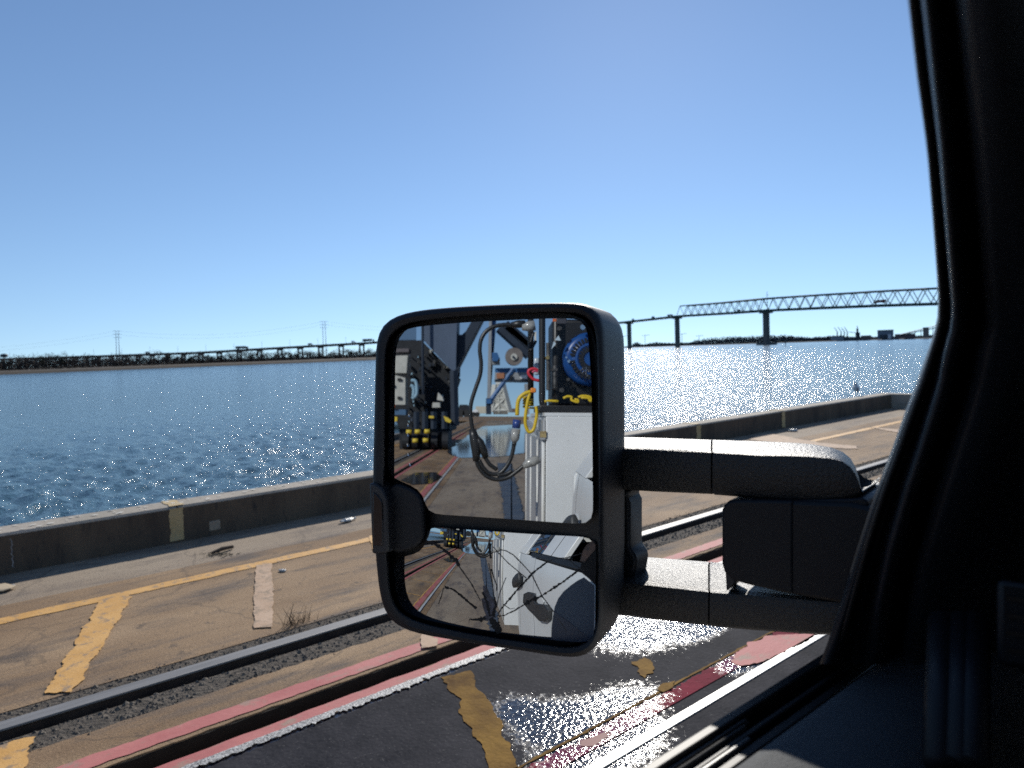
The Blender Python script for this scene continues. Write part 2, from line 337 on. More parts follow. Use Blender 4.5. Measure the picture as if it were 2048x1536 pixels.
# red stripe with a thin yellow border, painted under the water film: same shader with paint colours
def wet_variant(name, ca, cb):
    m = wp.copy(); m.name = name
    for n_ in m.node_tree.nodes:
        if n_.type == 'VALTORGB' and abs(n_.color_ramp.elements[0].position - .35) < 1e-4:
            n_.color_ramp.elements[0].color = (*ca, 1); n_.color_ramp.elements[1].color = (*cb, 1)
        if n_.type == 'MIX': n_.inputs[7].default_value = (*[q * .8 for q in cb], 1)
    return m
M_wred = wet_variant('wet_red_paint_film', (.11, .006, .018), (.26, .02, .045))
M_woch = wet_variant('wet_ochre_paint_film', (.10, .05, .012), (.30, .17, .035))
wet_sheet(-2.225, -2.10, 'painted_line', M_wred, .008)
longmark('painted_line', -2.240, -2.226, -2.2, 9, M_woch, z=.008, jag=.002, step=.03)
longmark('painted_line', -2.22, -2.08, -90, -2.2, M_pink, z=.004); longmark('painted_line', -2.25, -2.22, -90, -2.2, M_yellow, z=.005)
mark('painted_line', [g2(*p) for p in [(883, 1358), (938, 1345), (950, 1375), (972, 1400), (1000, 1440), (1005, 1475), (1030, 1510), (1040, 1560), (985, 1560), (965, 1500), (945, 1470), (925, 1440), (915, 1400), (895, 1378)]], M_woch, z=.008, wob=.015)
mark('painted_line', [g2(*p) for p in [(1262, 1335), (1285, 1316), (1300, 1325), (1312, 1350), (1290, 1362), (1272, 1352)]], M_woch, z=.008, wob=.03)
mark('painted_line', [g2(*p) for p in [(1316, 1384), (1330, 1372), (1352, 1366), (1345, 1376), (1325, 1388)]], M_woch, z=.012, wob=.012)
mark('dry_patch', [g2(*p) for p in [(1460, 1330), (1500, 1290), (1560, 1272), (1640, 1270), (1600, 1290), (1530, 1325), (1480, 1335)]], M_pink, z=.010, wob=.03)
mark('dry_patch', [g2(*p) for p in [(1160, 1490), (1195, 1478), (1222, 1467), (1215, 1480), (1190, 1497), (1165, 1500)]], mat('dry_pink_concrete', (.36, .20, .17), (.42, .26, .22), 8, .8), z=.010, wob=.02)
longmark('painted_line', -3.236, -3.19, 1.9, 2.15, M_pale, z=.006)
longmark('edge_glint', -3.232, -3.178, -1.2, 8.5, mat('edge_glint_pale', (.42, .40, .37), (.60, .58, .54), 40, .45, .8, 90, c3=(.12, .11, .10), c3scale=110, c3lo=.46, c3hi=.56, bdist=.004, world_co=True), z=.0125, jag=.007, step=.013)  # pale ragged strip painting the sun's glint along the wet edge
struct(MB().box((-60, -3000, -.3), (500, YB + .5, -.03)), 'yard_ground', M_conc, origin=(0, 0, 0))
# steel edge of the landside channel
strip(-1.98, -1.86, YB, YC, .012, M_strip, 'channel_edge', .3, jag=.003, step=.12) if False else None
p1, p2 = G(1414, 1397), G(1418, 1412)
XS0, XS1 = float(p1[0]), float(p2[0])
mb = MB(); mb.box((XS0, YB, -.1), (XS1, YC, .010)); struct(mb, 'channel_edge', M_strip, origin=(0, 0, 0))
mb = MB(); mb.box((XS1, YB, -.1), (XS1 + .022, YC, .001)); struct(mb, 'channel_slot', M_trench, origin=(0, 0, 0))
wet_sheet(XS1 + .03, -1.02, 'wet_concrete', wet_variant('wet_concrete_film', (.028, .030, .040), (.05, .052, .062)), .0035, y0=-.5, y1=7)
print('STRIP', XS0, XS1)
# puddles behind the truck, as seen in the mirror
M_pud = mat('puddle_water', (.03, .03, .03), (.05, .045, .04), 2, .05, .10, 8, spec=.35, bdist=.01)
def puddle(pts, z=.014, wob=.1):
    return mark('puddle', [tuple(MZ(*p)[:2]) for p in pts], M_pud, z=z, wob=wob)
puddle([(893, 905), (935, 872), (965, 853), (1055, 848), (1056, 905), (1000, 914), (920, 916)], wob=.15)
puddle([(800, 962), (830, 946), (870, 945), (885, 955), (862, 968), (825, 970)], wob=.04)
if 0: puddle([(905, 862), (935, 846), (970, 843), (985, 847), (935, 866)], z=.008, wob=.3)
mark('puddle', [(-.55, -2.0), (-.40, -2.0), (-.30, -5), (-.16, -9), (0, -24), (-.5, -24), (-.47, -9), (-.50, -5)], mat('wet_streak', (.03, .034, .045), (.10, .095, .09), 3, .4, .3, 40, spec=.4, c3=(.2, .17, .14), c3lo=.58), z=.014, wob=.05)
# shadow-free stains on the slab
# ------------------------------------------------------------------ water
wa = bpy.data.materials.new('river_water'); wa.use_nodes = True
N = wa.node_tree.nodes; L = wa.node_tree.links; b = N['Principled BSDF']
b.inputs['Base Color'].default_value = (.055, .120, .155, 1); b.inputs['Roughness'].default_value = .14; b.inputs['IOR'].default_value = 1.33
geo = N.new('ShaderNodeNewGeometry')
prev = None
for sc, dist, det, st in ((1.0, .050, 3, (1, 1.7, 1)), (3.2, .036, 3, (1, 1.6, 1)), (11, .0108, 2, (1, 1.3, 1))):
    mp = N.new('ShaderNodeMapping'); mp.inputs['Scale'].default_value = st; mp.inputs['Rotation'].default_value = (0, 0, .6)
    L.new(geo.outputs['Position'], mp.inputs[0])
    n_ = N.new('ShaderNodeTexNoise'); n_.inputs['Scale'].default_value = sc; n_.inputs['Detail'].default_value = det; n_.inputs['Roughness'].default_value = .55
    L.new(mp.outputs[0], n_.inputs['Vector'])
    bp = N.new('ShaderNodeBump'); bp.inputs['Strength'].default_value = 1; bp.inputs['Distance'].default_value = dist * 3.2
    L.new(n_.outputs[0], bp.inputs['Height'])
    if prev: L.new(prev.outputs[0], bp.inputs['Normal'])
    prev = bp
L.new(prev.outputs[0], b.inputs['Normal'])
# wavy near sheet continued by a flat one to the horizon, one mesh
r_ = [7.7 / math.cos(0)]
rad = np.concatenate([7.0 * np.exp(np.arange(0, 470) * .0085), [500, 700, 1000, 2000, 4000, 9000]])
az = np.concatenate([np.linspace(-math.pi, math.radians(10), 50, endpoint=False), np.linspace(math.radians(10), math.radians(92), 400, endpoint=False), np.linspace(math.radians(92), math.pi, 40)])
RR, AA = np.meshgrid(rad, az, indexing='ij')
wx, wy = -np.sin(AA) * RR, np.cos(AA) * RR
hz = np.zeros_like(wx)
for i in range(70):
    lam = math.exp(random.uniform(math.log(.4), math.log(1.9))); th = math.radians(random.gauss(62, 32)); k_ = 2 * math.pi / lam
    A = .0100 * lam ** .8; ph = random.random() * 6.28
    cell = RR * .0085; fade = np.clip(lam / (cell * 3.0) - .6, 0, 1)
    s_ = np.sin(k_ * (wx * math.cos(th) + wy * math.sin(th)) + ph); hz += A * fade * (s_ + .25 * np.cos(2 * (k_ * (wx * math.cos(th) + wy * math.sin(th)) + ph)))
sector = ((AA > math.radians(9)) & (AA < math.radians(93))).astype(float)
hz *= sector * np.clip((450 - RR) / 200, 0, 1)
nr, na = RR.shape
vs = np.stack([wx.ravel(), wy.ravel(), hz.ravel()], 1)
idx = np.arange(nr * na).reshape(nr, na); idn = np.roll(idx, -1, 1)
fs = np.stack([idx[:-1], idn[:-1], idn[1:], idx[1:]], -1)[:, :-1].reshape(-1, 4)
me = bpy.data.meshes.new('water'); me.vertices.add(len(vs)); me.vertices.foreach_set('co', vs.astype(np.float32).ravel())
me.loops.add(len(fs) * 4); me.loops.foreach_set('vertex_index', fs.astype(np.int32).ravel())
me.polygons.add(len(fs)); me.polygons.foreach_set('loop_start', np.arange(0, len(fs) * 4, 4, dtype=np.int32)); me.update(calc_edges=True); me.validate()
me.materials.append(wa); me.shade_smooth()
wo = bpy.data.objects.new('water', me); COL.objects.link(wo); wo.location = (0, 0, WATZ); tag(wo, kind='structure')
# ------------------------------------------------------------------ curb of the quay
def jit(a): return a + random.uniform(-.004, .004)
curb = thing('quay_curb', (-7.5, 0, 0), 'long low concrete curb along the edge of the quay above the water', 'curb')
joints = [-60, -45, -30, -15, -8, 1.96, 10.51, 13.39, YC]
for a, c in zip(joints[:-1], joints[1:]):
    segs = np.linspace(a, c, max(2, int((c - a) / .5)))
    loops = []
    for y in segs:
        j = random.uniform(-.004, .004); loops.append([(FACE + j, y, 0), (FACE + j, y, .335), (FACE - .02 + j, y, .352), (-7.69, y, .352 + j), (-7.71, y, .33), (-7.71, y, -.3)])
    loops[0] = [(p[0], a + .006, p[2]) for p in loops[0]]; loops[-1] = [(p[0], c - .006, p[2]) for p in loops[-1]]
    sg = MB().loft(loops, True, True).build('curb_segment', M_curb, curb)
    MB().loft([[(p[0][0] + .003, p[0][1], -.0), (p[1][0] + .003, p[1][1], .328)] for p in loops], closed=False).build('dark_face', M_cface, sg)
curb2 = thing('end_curb', (0, YC + .2, 0), 'concrete curb crossing the far end of the quay at the corner', 'curb')
MB().box((-7.71, YC, -.3), (-2, YC + .35, .35)).build('curb_segment', M_curb, curb2, bevel=.015)
MB().box((-1.99, YC, -.3), (14, YC + .35, .35)).build('curb_segment', M_curb, curb2, bevel=.015)
M_cstripe = mat('curb_stripe_paint', (.48, .34, .15), (.56, .42, .22), 6, .75, .3, 50, c3=(.28, .24, .17), c3lo=.55, c3hi=.7)
for y0, y1 in ((1.88, 2.01), (10.45, 10.57), (13.33, 13.45)):
    k = 3; ys = np.linspace(y0, y1, k); n_ = 12; mb = MB()
    zs = np.linspace(.02, .334, n_); mb.loft([[(FACE + .008, y0 + random.gauss(0, .005), z), (FACE + .008, y1 + random.gauss(0, .005), z)] for z in zs], closed=False)
    xs = np.linspace(FACE - .01, -7.70, 10); mb.loft([[(x, y0 + .02 + random.gauss(0, .008), .3585), (x, y1 + .02 + random.gauss(0, .008), .3585)] for x in xs], closed=False)
    mb.build('painted_stripe', M_cstripe, curb)
q = G(430, 1063, .12); yq = float(ONX(430, 1063, FACE)[1])
mb = MB().box((FACE - .02, yq - .055, .05), (FACE + .012, yq + .055, .15)); mb.build('scupper_daylight', mat('daylight_tan', (.36, .30, .22), (.28, .22, .16), 20, .8), curb, bevel=.01)  # tan block, its colour painting daylight through the drain hole
mb = MB()
for i in range(150):
    y = random.triangular(-1, 8, 1.5) if i < 100 else random.uniform(-1, 15); x = random.uniform(-7.68, -7.40); r = random.uniform(.006, .022)
    p = [(x + math.cos(t) * r * random.uniform(.7, 1.1), y + math.sin(t) * r * random.uniform(.8, 2.0), .3600) for t in np.linspace(0, 6.28, 9, endpoint=False)]; mb.quad(*p)
o = mb.build('bird_dropping', mat('dropping_white', (.72, .70, .64), (.6, .57, .5), 30, .8), curb); o['kind'] = 'stuff'
mb = MB()
for y0 in (0.63, .46):
    pts = [(FACE + .006, y0 + random.gauss(0, .004), z) for z in np.linspace(.30, .05, 14)]
    mb.loft([[(p[0], p[1] - random.uniform(.002, .008), p[2]), (p[0], p[1] + random.uniform(.002, .008), p[2])] for p in pts], closed=False)
o = mb.build('lime_streak', mat('lime', (.30, .29, .27), (.2, .19, .18), 30, .9), curb); o['kind'] = 'stuff'
# ------------------------------------------------------------------ crane rail
rl = thing('crane_rail', (-4.22, 0, 0), 'heavy steel crane rail set in gravel beside the red trench lines', 'rail')
MB().box((-4.285, YB, .000), (-4.185, YC, .014)).build('rail_head', M_rail, rl, bevel=.005)
MB().box((-4.27, YB, -.12), (-4.20, YC, -.001)).build('rail_web', M_railside, rl)
# ------------------------------------------------------------------ litter and weeds near the curb
def blob_mesh(mb, c, r, axis, ln, seed, n=10, m=7, rough=.25):
    rg = random.Random(seed); ax = _n(axis); pts = [np.array(c) + ax * t for t in np.linspace(-ln / 2, ln / 2, m)]
    loops = []; a = _n(np.cross(ax, [0, 0, 1.0])); b_ = np.cross(ax, a)
    for i, p in enumerate(pts):
        f = math.sin(math.pi * (i + .35) / (m - .3)) ** .5
        loops.append([p + r * f * (math.cos(q) * a * rg.uniform(1 - rough, 1 + rough) + math.sin(q) * b_ * .55 * rg.uniform(1 - rough, 1 + rough)) for q in np.linspace(0, 6.283, n, endpoint=False)])
    mb.loft(loops, True, True)
M_plastic = mat('crushed_plastic', (.62, .62, .58), (.42, .42, .40), 40, .3, .5, 80)
p = G(694, 1044); lit = thing('plastic_bottle', p, 'crushed clear plastic bottle lying on the quay near the mirror', 'bottle')
ax = G(710, 1040) - G(680, 1048); mb = MB(); blob_mesh(mb, p + np.array([0, 0, .022]), .034, ax, .17, 3); mb.build('bottle_body', M_plastic, lit, smooth=False)
mb = MB(); e = p + _n(ax) * .095 + np.array([0, 0, .02]); mb.disc(e, ax, .013, .02, 10); mb.build('bottle_cap', mat('cap', (.5, .5, .47)), lit)
p = G(8, 1181); cb = thing('cardboard_scrap', p, 'torn piece of pale cardboard at the left end of the curb', 'litter')
mb = MB(); q = [G(*s) for s in [(-25, 1178), (10, 1173), (33, 1177), (22, 1183), (5, 1187), (-25, 1190)]]; mb.prism([x + np.array([0, 0, .015 + .006 * (i % 2)]) for i, x in enumerate(q)], (0, 0, .008)); mb.build('card_sheet', mat('cardboard', (.52, .42, .29), (.42, .33, .22), 20, .9), cb)
mb = MB(); q = G(25, 1171); pebble(mb, q, .022); mb.build('card_flap', M_plastic, cb)
p = G(440, 1106); db = thing('driftwood', p, 'dark broken stick with leaf litter beside the curb', 'debris')
mb = MB(); mb.tube([G(424, 1110) + (0, 0, .02), G(445, 1104) + (0, 0, .03), G(466, 1098) + (0, 0, .022)], [.012, .02, .016], 7); mb.build('stick', mat('wet_wood', (.05, .035, .022), (.09, .06, .04), 30, .9), db)
mb = MB(); rg = random.Random(2)
for i in range(60):
    q = G(rg.gauss(436, 16), rg.gauss(1110, 3)); t = rg.random() * 3.14; mb.tube([q + (0, 0, .005), q + (math.cos(t) * .035, math.sin(t) * .035, .012)], .0025, 3)
o = mb.build('leaf_litter', mat('leaf_litter', (.07, .06, .035), (.12, .1, .06), 30, .95), db); o['kind'] = 'stuff'
M_weed = mat('dry_weed', (.055, .04, .028), (.10, .075, .045), 20, .95)
for k, (x, y, lab) in enumerate([(582, 1250, 'taller dark dry weed growing in the gravel beside the pale painted bar'), (608, 1243, 'shorter dry weed sprouting beside the rail nearer the mirror')]):
    p = G(x, y); wd = thing('dry_weed', p, lab, 'weed', 'weeds along the crane rail')
    mb = MB(); rg = random.Random(k + 5)
    for i in range(26 - 8 * k):
        a = rg.random() * 6.28; h = rg.uniform(.05, .15 - .03 * k); s0 = p + (rg.gauss(0, .02), rg.gauss(0, .02), -.03)
        mid = s0 + np.array([math.cos(a) * .02, math.sin(a) * .02, h * .6]); mb.tube([s0, mid, mid + np.array([math.cos(a) * .035, math.sin(a) * .035, h * .45])], [.0022, .0016, .0008], 3)
    mb.build('stem', M_weed, wd)
    mb = MB()
    for i in range(60): q = p + (rg.gauss(0, .04), rg.gauss(0, .05), -.03); mb.tube([q, q + (rg.gauss(0, .02), rg.gauss(0, .02), rg.uniform(.01, .03))], .003, 3)
    mb.build('leaf_tuft', M_weed, wd)['kind'] = 'stuff'
for k, (x, y, r, lab) in enumerate([(1586, 863, .05, 'small white crumpled scrap on the far deck above the mirror arm'), (565, 1143, .02, 'tiny glinting glass shard beside the pale painted bar'), (640, 980 + 75, .012, 'small pebble by the bottle')][:2]):
    p = G(x, y); mb = MB(); blob_mesh(mb, p + np.array([0, 0, r * .5]), r, (1, .6, 0), r * 3.4, 11 + k)
    tag(mb.build('paper_scrap' if k == 0 else 'glass_shard', M_plastic), lab, 'litter')
# ------------------------------------------------------------------ seagull
p = G(1713, 791, .355); gl = thing('seagull', p, 'gull standing on top of the quay curb near the corner', 'bird')
M_gw = mat('gull_white', (.62, .60, .56), (.5, .48, .45), 12, .8); M_gg = mat('gull_grey', (.16, .16, .17), (.1, .1, .1), 12, .8)
side = _n(np.array([-.55, .75, 0])); pts = [p + side * s_ * .9 + np.array([0, 0, z]) for s_, z in ((-.15, .10), (-.09, .13), (-.02, .155), (.05, .18), (.09, .22), (.105, .26), (.125, .285), (.155, .285), (.175, .28))]
mb = MB(); mb.tube(pts, [.008, .045, .07, .075, .06, .04, .040, .030, .006], 12); mb.build('body', M_gw, gl, smooth=True)
mb = MB(); mb.tube([p + side * s_ * .9 + np.array([0, 0, z]) for s_, z in ((-.19, .095), (-.10, .15), (0, .185), (.06, .19))], [.004, .028, .05, .02], 10); mb.build('wing', M_gg, gl, smooth=True)
mb = MB(); mb.tube([p + side * .155 + np.array([0, 0, .28]), p + side * .20 + np.array([0, 0, .272])], [.009, .002], 6); mb.build('beak', mat('beak', (.5, .3, .05)), gl)
for t in (-.015, .02):
    mb = MB(); q = p + np.array([0, t, 0]); mb.tube([q, q + (0, 0, .11)], .004, 5); mb.build('leg', mat('gull_leg', (.4, .25, .15)), gl)
# ================================================================== FAR SHORES
M_marsh = mat('marsh_grass', (.035, .028, .02), (.06, .046, .03), .05, .95, .5, .5, bdist=.5)
M_shore = mat('far_shore_ground', (.045, .05, .05), (.07, .075, .07), .02, .95)
M_twig = mat('bare_twigs', (.045, .036, .030), (.085, .066, .052), .4, .95); M_bark = mat('bark', (.04, .033, .028), (.07, .06, .05), 2, .95)
M_ever = mat('evergreen', (.016, .022, .014), (.035, .042, .025), .3, .95)
M_bconc = mat('bridge_concrete', (.10, .10, .095), (.16, .155, .15), .2, .85); M_bsteel = mat('bridge_green_steel', (.02, .055, .055), (.035, .075, .075), .3, .6)
def hz_at(x): return HY + TILT * (x - 1024)
def FZ(x, D, z):                                      # point at azimuth of pixel column x, distance D, height z
    d = W(x, hz_at(x)); h = math.hypot(d[0], d[1]); return np.array([d[0] / h * D, d[1] / h * D, z])
shoreD = [(-900, 560), (-500, 600), (0, 650), (400, 690), (740, 740), (1000, 1000), (1150, 1700), (1240, 2500)]
mb = MB()
L0 = [FZ(x, D, WATZ + .05) for x, D in shoreD]; L1 = [FZ(x, D + 6, WATZ + 2.0) for x, D in shoreD]; L2 = [FZ(x, D + 45, WATZ + 2.6) for x, D in shoreD]; L3 = [FZ(x, D + 4000, WATZ + 2.6) for x, D in shoreD]
mb.loft([L0, L1, L2, L3], closed=False); struct(mb, 'marsh_shore', M_marsh, origin=(0, 0, 0))
mb = MB(); sr = [(1100, 3100), (1250, 2800), (1450, 2500), (1640, 2150), (1850, 1750), (2100, 1600), (2500, 1500)]
mb.loft([[FZ(x, D, WATZ + .05) for x, D in sr], [FZ(x, D + 5, WATZ + 2) for x, D in sr], [FZ(x, D + 3500, WATZ + 3) for x, D in sr]], closed=False)
struct(mb, 'far_shore', M_shore, origin=(0, 0, 0))
# shrub belt on the marsh edge, one mass of twigs
def sD(x): return float(np.interp(x, [a for a, _ in shoreD], [b for _, b in shoreD]))
mb = MB(); rg = random.Random(4)
def leafblob(mb, c, rx, rz, n, s, rg):
    for _ in range(n):
        u = np.array([rg.gauss(0, .5), rg.gauss(0, .5), rg.gauss(0, .5)]); u /= max(1, np.linalg.norm(u)); q = c + u * np.array([rx, rx, rz])
        a = _n([rg.gauss(0, 1), rg.gauss(0, 1), rg.gauss(0, 1.4)]) * s; b_ = _n([rg.gauss(0, 1), rg.gauss(0, 1), rg.gauss(0, 1)]) * s * .45
        mb.quad(q - a, q + b_, q + a, q - b_)
for x in np.arange(-300, 1050, 3.0):
    D = sD(x) + rg.uniform(50, 110); h = 4.5 + 4.5 * max(0, (380 - x) / 400) ** .5 if x < 380 else 4.5
    h *= rg.uniform(.7, 1.15); leafblob(mb, FZ(x, D, WATZ + 2.4 + h * .5), 2.8, h * .62, 80, .9, rg)
tag(mb.build('shrub_belt', M_twig, origin=(0, 0, 0)), 'dark low winter scrub massed along the marsh shore below the causeway', 'scrub', kind='stuff')
protos = []
for k in range(5):
    h = [11, 13, 9, 12, 10][k]; rg = random.Random(30 + k); ev = k == 4
    t = thing('bare_tree', (0, 0, 0), 'bare rounded winter tree on the far marsh before the causeway piers', 'tree', 'bare trees along the far marsh')
    mb = MB(); mb.tube([(0, 0, 0), (rg.gauss(0, .3), 0, h * .35), (rg.gauss(0, .5), 0, h * .6)], [.32, .22, .12], 6)
    for i in range(5): a = rg.random() * 6.28; mb.tube([(0, 0, h * rg.uniform(.2, .45)), (math.cos(a) * h * .25, math.sin(a) * h * .25, h * rg.uniform(.6, .9))], [.14, .05], 4)
    mb.build('trunk', M_bark, t)
    mb = MB()
    if ev:
        for i in range(5): leafblob(mb, np.array([rg.gauss(0, h * .12), rg.gauss(0, h * .12), h * rg.uniform(.35, .9)]), h * .22, h * .16, 110, .5, rg)
    else:
        for i in range(8): leafblob(mb, np.array([rg.gauss(0, h * .16), rg.gauss(0, h * .16), h * rg.uniform(.42, .86)]), h * .2, h * .17, 42, .42, rg)
    mb.build('crown', M_ever if ev else M_twig, t); protos.append(t)
rg = random.Random(9); used = set(); placed = []
for i, x in enumerate(list(np.arange(-60, 330, 8.5)) + list(np.arange(332, 760, 6.2)) + [790, 830, 870, 905, 950]):
    k = rg.choice([0, 1, 2, 3]) if rg.random() > (.35 if x < 250 else .12) else 4
    o = protos[k] if k not in used else copy_tree(protos[k]); used.add(k)
    xx = x + rg.uniform(-3, 3); D = sD(x) + rg.uniform(60, 120); o.location = V(FZ(xx, D, WATZ + 2.4)); s_ = rg.uniform(.75, 1.1) * (1.0 if x > 330 else 1.2)
    o.scale = (s_ * 1.15, s_ * 1.15, s_); o.rotation_euler = (0, 0, rg.random() * 6.28); placed.append((xx, k == 4, o))
ORD = ['first', 'second', 'third', 'fourth', 'fifth', 'sixth', 'seventh', 'eighth', 'ninth', 'tenth', 'eleventh', 'twelfth', 'thirteenth', 'fourteenth', 'fifteenth', 'sixteenth', 'seventeenth', 'eighteenth', 'nineteenth', 'twentieth']
ANCH = [(0, 'left edge of the photo'), (233, 'left power mast'), (484, 'dark causeway lorry'), (647, 'right power mast')]
for ev_ in (False, True):
    L_ = sorted([(x, o) for x, e, o in placed if e == ev_], key=lambda q: q[0]); cnt = {}
    for sgn in (1, -1):
        for x, o in (L_ if sgn > 0 else L_[::-1]):
            ax_, an = min(ANCH, key=lambda q: abs(q[0] - x))
            if (x >= ax_) != (sgn > 0): continue
            key = (an, sgn); cnt[key] = cnt.get(key, 0) + 1
            o['label'] = '%s %s on the far marsh %s of the %s' % (ORD[min(cnt[key], 20) - 1], 'dark evergreen' if ev_ else 'bare tree', 'right' if sgn > 0 else 'left', an)
            o['group'] = 'evergreens on the far marsh' if ev_ else 'bare trees along the far marsh'
            if ev_: o.name = 'evergreen_tree'
# causeway bridge on the left
cz = lambda x, y, D: float(FAR(x, y, D)[2])
cw = thing('causeway_bridge', FZ(400, 1000, WATZ), 'long low concrete highway bridge running across the far marsh on the left', 'bridge')
CP = [(-200, 722.5, 1500), (0, 718, 1300), (200, 712, 1130), (400, 705, 1010), (560, 695.5, 970), (740, 685.3, 950), (1000, 667, 1080)]
cpx = [c[0] for c in CP]
def cwp(x): return FAR(x, float(np.interp(x, cpx, [c[1] for c in CP])), float(np.interp(x, cpx, [c[2] for c in CP])))
def deck(mb, pts, wd, th):
    L = []
    for i, p in enumerate(pts):
        t = np.array(pts[min(i + 1, len(pts) - 1)]) - np.array(pts[max(i - 1, 0)]); s_ = _n([-t[1], t[0], 0]) * wd / 2; p = np.array(p)
        L.append([p - s_, p + s_, p + s_ * .8 - (0, 0, th), p - s_ * .8 - (0, 0, th)])
    mb.loft(L, True, True)
xs = list(np.arange(-200, 1000, 20.0)); mb = MB(); deck(mb, [cwp(x) for x in xs], 12, 1.9); mb.build('deck', M_bconc, cw)
mb = MB(); deck(mb, [cwp(x) + np.array([0, 0, 1.0]) for x in xs], 12.4, .95); mb.build('parapet', M_bconc, cw)
x = -190.0
while x < 1000:
    c = cwp(x); t = cwp(x + 5) - cwp(x - 5); s_ = _n([-t[1], t[0], 0]); mb = MB()
    u = _n([t[0], t[1], 0])
    mb.prism([c + u * 4.6 - (0, 0, 1.9), c - u * 4.6 - (0, 0, 1.9), c - u * 3.0 - (0, 0, 3.6), c + u * 3.0 - (0, 0, 3.6)], s_ * 1.6)
    for a in (-1, 1):
        q = c + u * 2.6 * a; mb.box((q[0] - .8, q[1] - .8, WATZ), (q[0] + .8, q[1] + .8, c[2] - 3))
    mb.build('pier', M_bconc, cw)
    x += float(np.interp(x, [0, 300, 450, 1000], [15, 30, 40.5, 42]))
lamp = None
for i, x in enumerate(range(20, 740, 56)):
    c = cwp(x); t = thing('street_lamp', c, 'thin street lamp standing on the causeway deck', 'street lamp', 'street lamps on the causeway') if lamp is None else copy_tree(lamp)
    if lamp is None:
        lamp = t; MB().tube([c, c + (0, 0, 9)], .14, 5).build('pole', M_bconc, t); MB().tube([c + (0, 0, 9), c + (1.8, 0, 9.4)], .12, 4).build('arm', M_bconc, t)
    t.location = V(c); t['label'] = '%s thin street lamp from the left along the causeway deck' % ORD[i]
M_vd = mat('vehicle_dark', (.04, .05, .06)); M_vw = mat('vehicle_white', (.75, .75, .75)); M_vr = mat('vehicle_red_brown', (.22, .06, .05)); M_ty = mat('tyre', (.015, .015, .015))
def lorry(p, u, m1, m2, lab, ln=14, h=3.2, grp=None, name='box_truck', cat='truck'):
    u = _n([u[0], u[1], 0]); s_ = np.array([-u[1], u[0], 0]); p = np.array(p, float)
    t = thing(name, p, lab, cat, grp)
    def bx(nm, a, b_, z0, z1, w_, m):
        mb = MB(); mb.prism([p + u * a - s_ * w_ / 2 + (0, 0, z0), p + u * b_ - s_ * w_ / 2 + (0, 0, z0), p + u * b_ + s_ * w_ / 2 + (0, 0, z0), p + u * a + s_ * w_ / 2 + (0, 0, z0)], (0, 0, z1 - z0)); return mb.build(nm, m, t, bevel=.05)
    bx('trailer' if ln > 7 else 'cabin', -ln / 2, ln / 2 * .62 if ln > 7 else ln * .2, .9 if ln > 7 else .9, h, 2.4 if ln > 7 else 1.6, m1)
    bx('cab' if ln > 7 else 'body', ln / 2 * .68 if ln > 7 else -ln / 2, ln / 2, .5, h * .8 if ln > 7 else h * .6, 2.3 if ln > 7 else 1.8, m2)
    for a in (-.36, -.27, .42) if ln > 7 else (-.33, .33):
        mb = MB(); mb.disc(p + u * a * ln - s_ * 1.2 + (0, 0, .45), s_, .45, 2.4, 12); mb.build('wheel', M_ty, t)
    return t
for x, m1, lab, ln in ((484, M_vd, 'dark lorry on the causeway above the pier pair left of the power mast', 16), (737, M_vd, 'dark lorry on the causeway beside the mirror edge', 15), (296, M_vd, 'dark van on the causeway right of the left power mast', 6.5), (621, M_vd, 'small dark van on the causeway left of the right power mast', 6.0), (707, M_vw, 'sunlit white car on the causeway near the mirror', 5.0)):
    u = cwp(x + 5) - cwp(x - 5); big = ln > 7
    lorry(cwp(x) + (0, 0, 1.0), u, m1, m1, lab, ln, 4.0 if big else 2.6, name='lorry' if big else ('car' if ln < 5.5 else 'van'), cat='truck' if big else ('car' if ln < 5.5 else 'van'))
# power masts
M_mast = mat('mast_steel', (.06, .06, .065))
tops = []
for k, (x0, x1, yt, D) in enumerate(((231.5, 236.5, 662, 900), (645, 650, 643, 860))):
    t = thing('power_mast', FZ(x0, D, WATZ), ['twin power mast rising behind the causeway, left one', 'twin power mast behind the causeway, the one nearer the mirror'][k], 'power mast', 'power masts across the marsh')
    tp = []
    for x, xb in ((x0, x0 + 2), (x1, x1 + 3)):
        a = FAR(x, yt, D); c = FZ(xb, D, WATZ); MB().tube([c, a], [.45, .22], 6).build('mast_pole', M_mast, t); tp.append(a)
    d_ = tp[1] - tp[0]
    for f_ in (.0, .08, .16): MB().tube([tp[0] - d_ * 1.2 - (0, 0, f_ * 45), tp[1] + d_ * 1.2 - (0, 0, f_ * 45)], .14, 4).build('cross_arm', M_mast, t)
    tops.append(tp)
wr = thing('power_line', tops[0][0], 'thin sagging power wires strung between the two tall masts', 'power line')
end_l, end_r = FAR(-300, 700, 1100), FAR(1100, 640, 800)
for a, c in ((end_l, tops[0][0]), (tops[0][1], tops[1][0]), (tops[1][1], end_r)):
    for dz in (0, -4):
        pts = [a * (1 - t_) + c * t_ - np.array([0, 0, -dz + 4 * 9 * t_ * (1 - t_)]) for t_ in np.linspace(0, 1, 20)]; MB().tube(pts, .045, 3).build('wire', M_mast, wr)
t = thing('water_tower', FZ(8, 2200, WATZ), 'tiny dark water tower on the far left skyline', 'water tower')
c = FAR(8, 710.5, 2200); MB().tube([c + (0, 0, s_) for s_ in (-6, -4, 0, 3, 4)], [2, 8, 9, 6, 1], 14).build('tank', M_vd, t, smooth=True); MB().tube([FZ(8, 2200, WATZ), c - (0, 0, 5)], 1.2, 8).build('stem', M_vd, t)
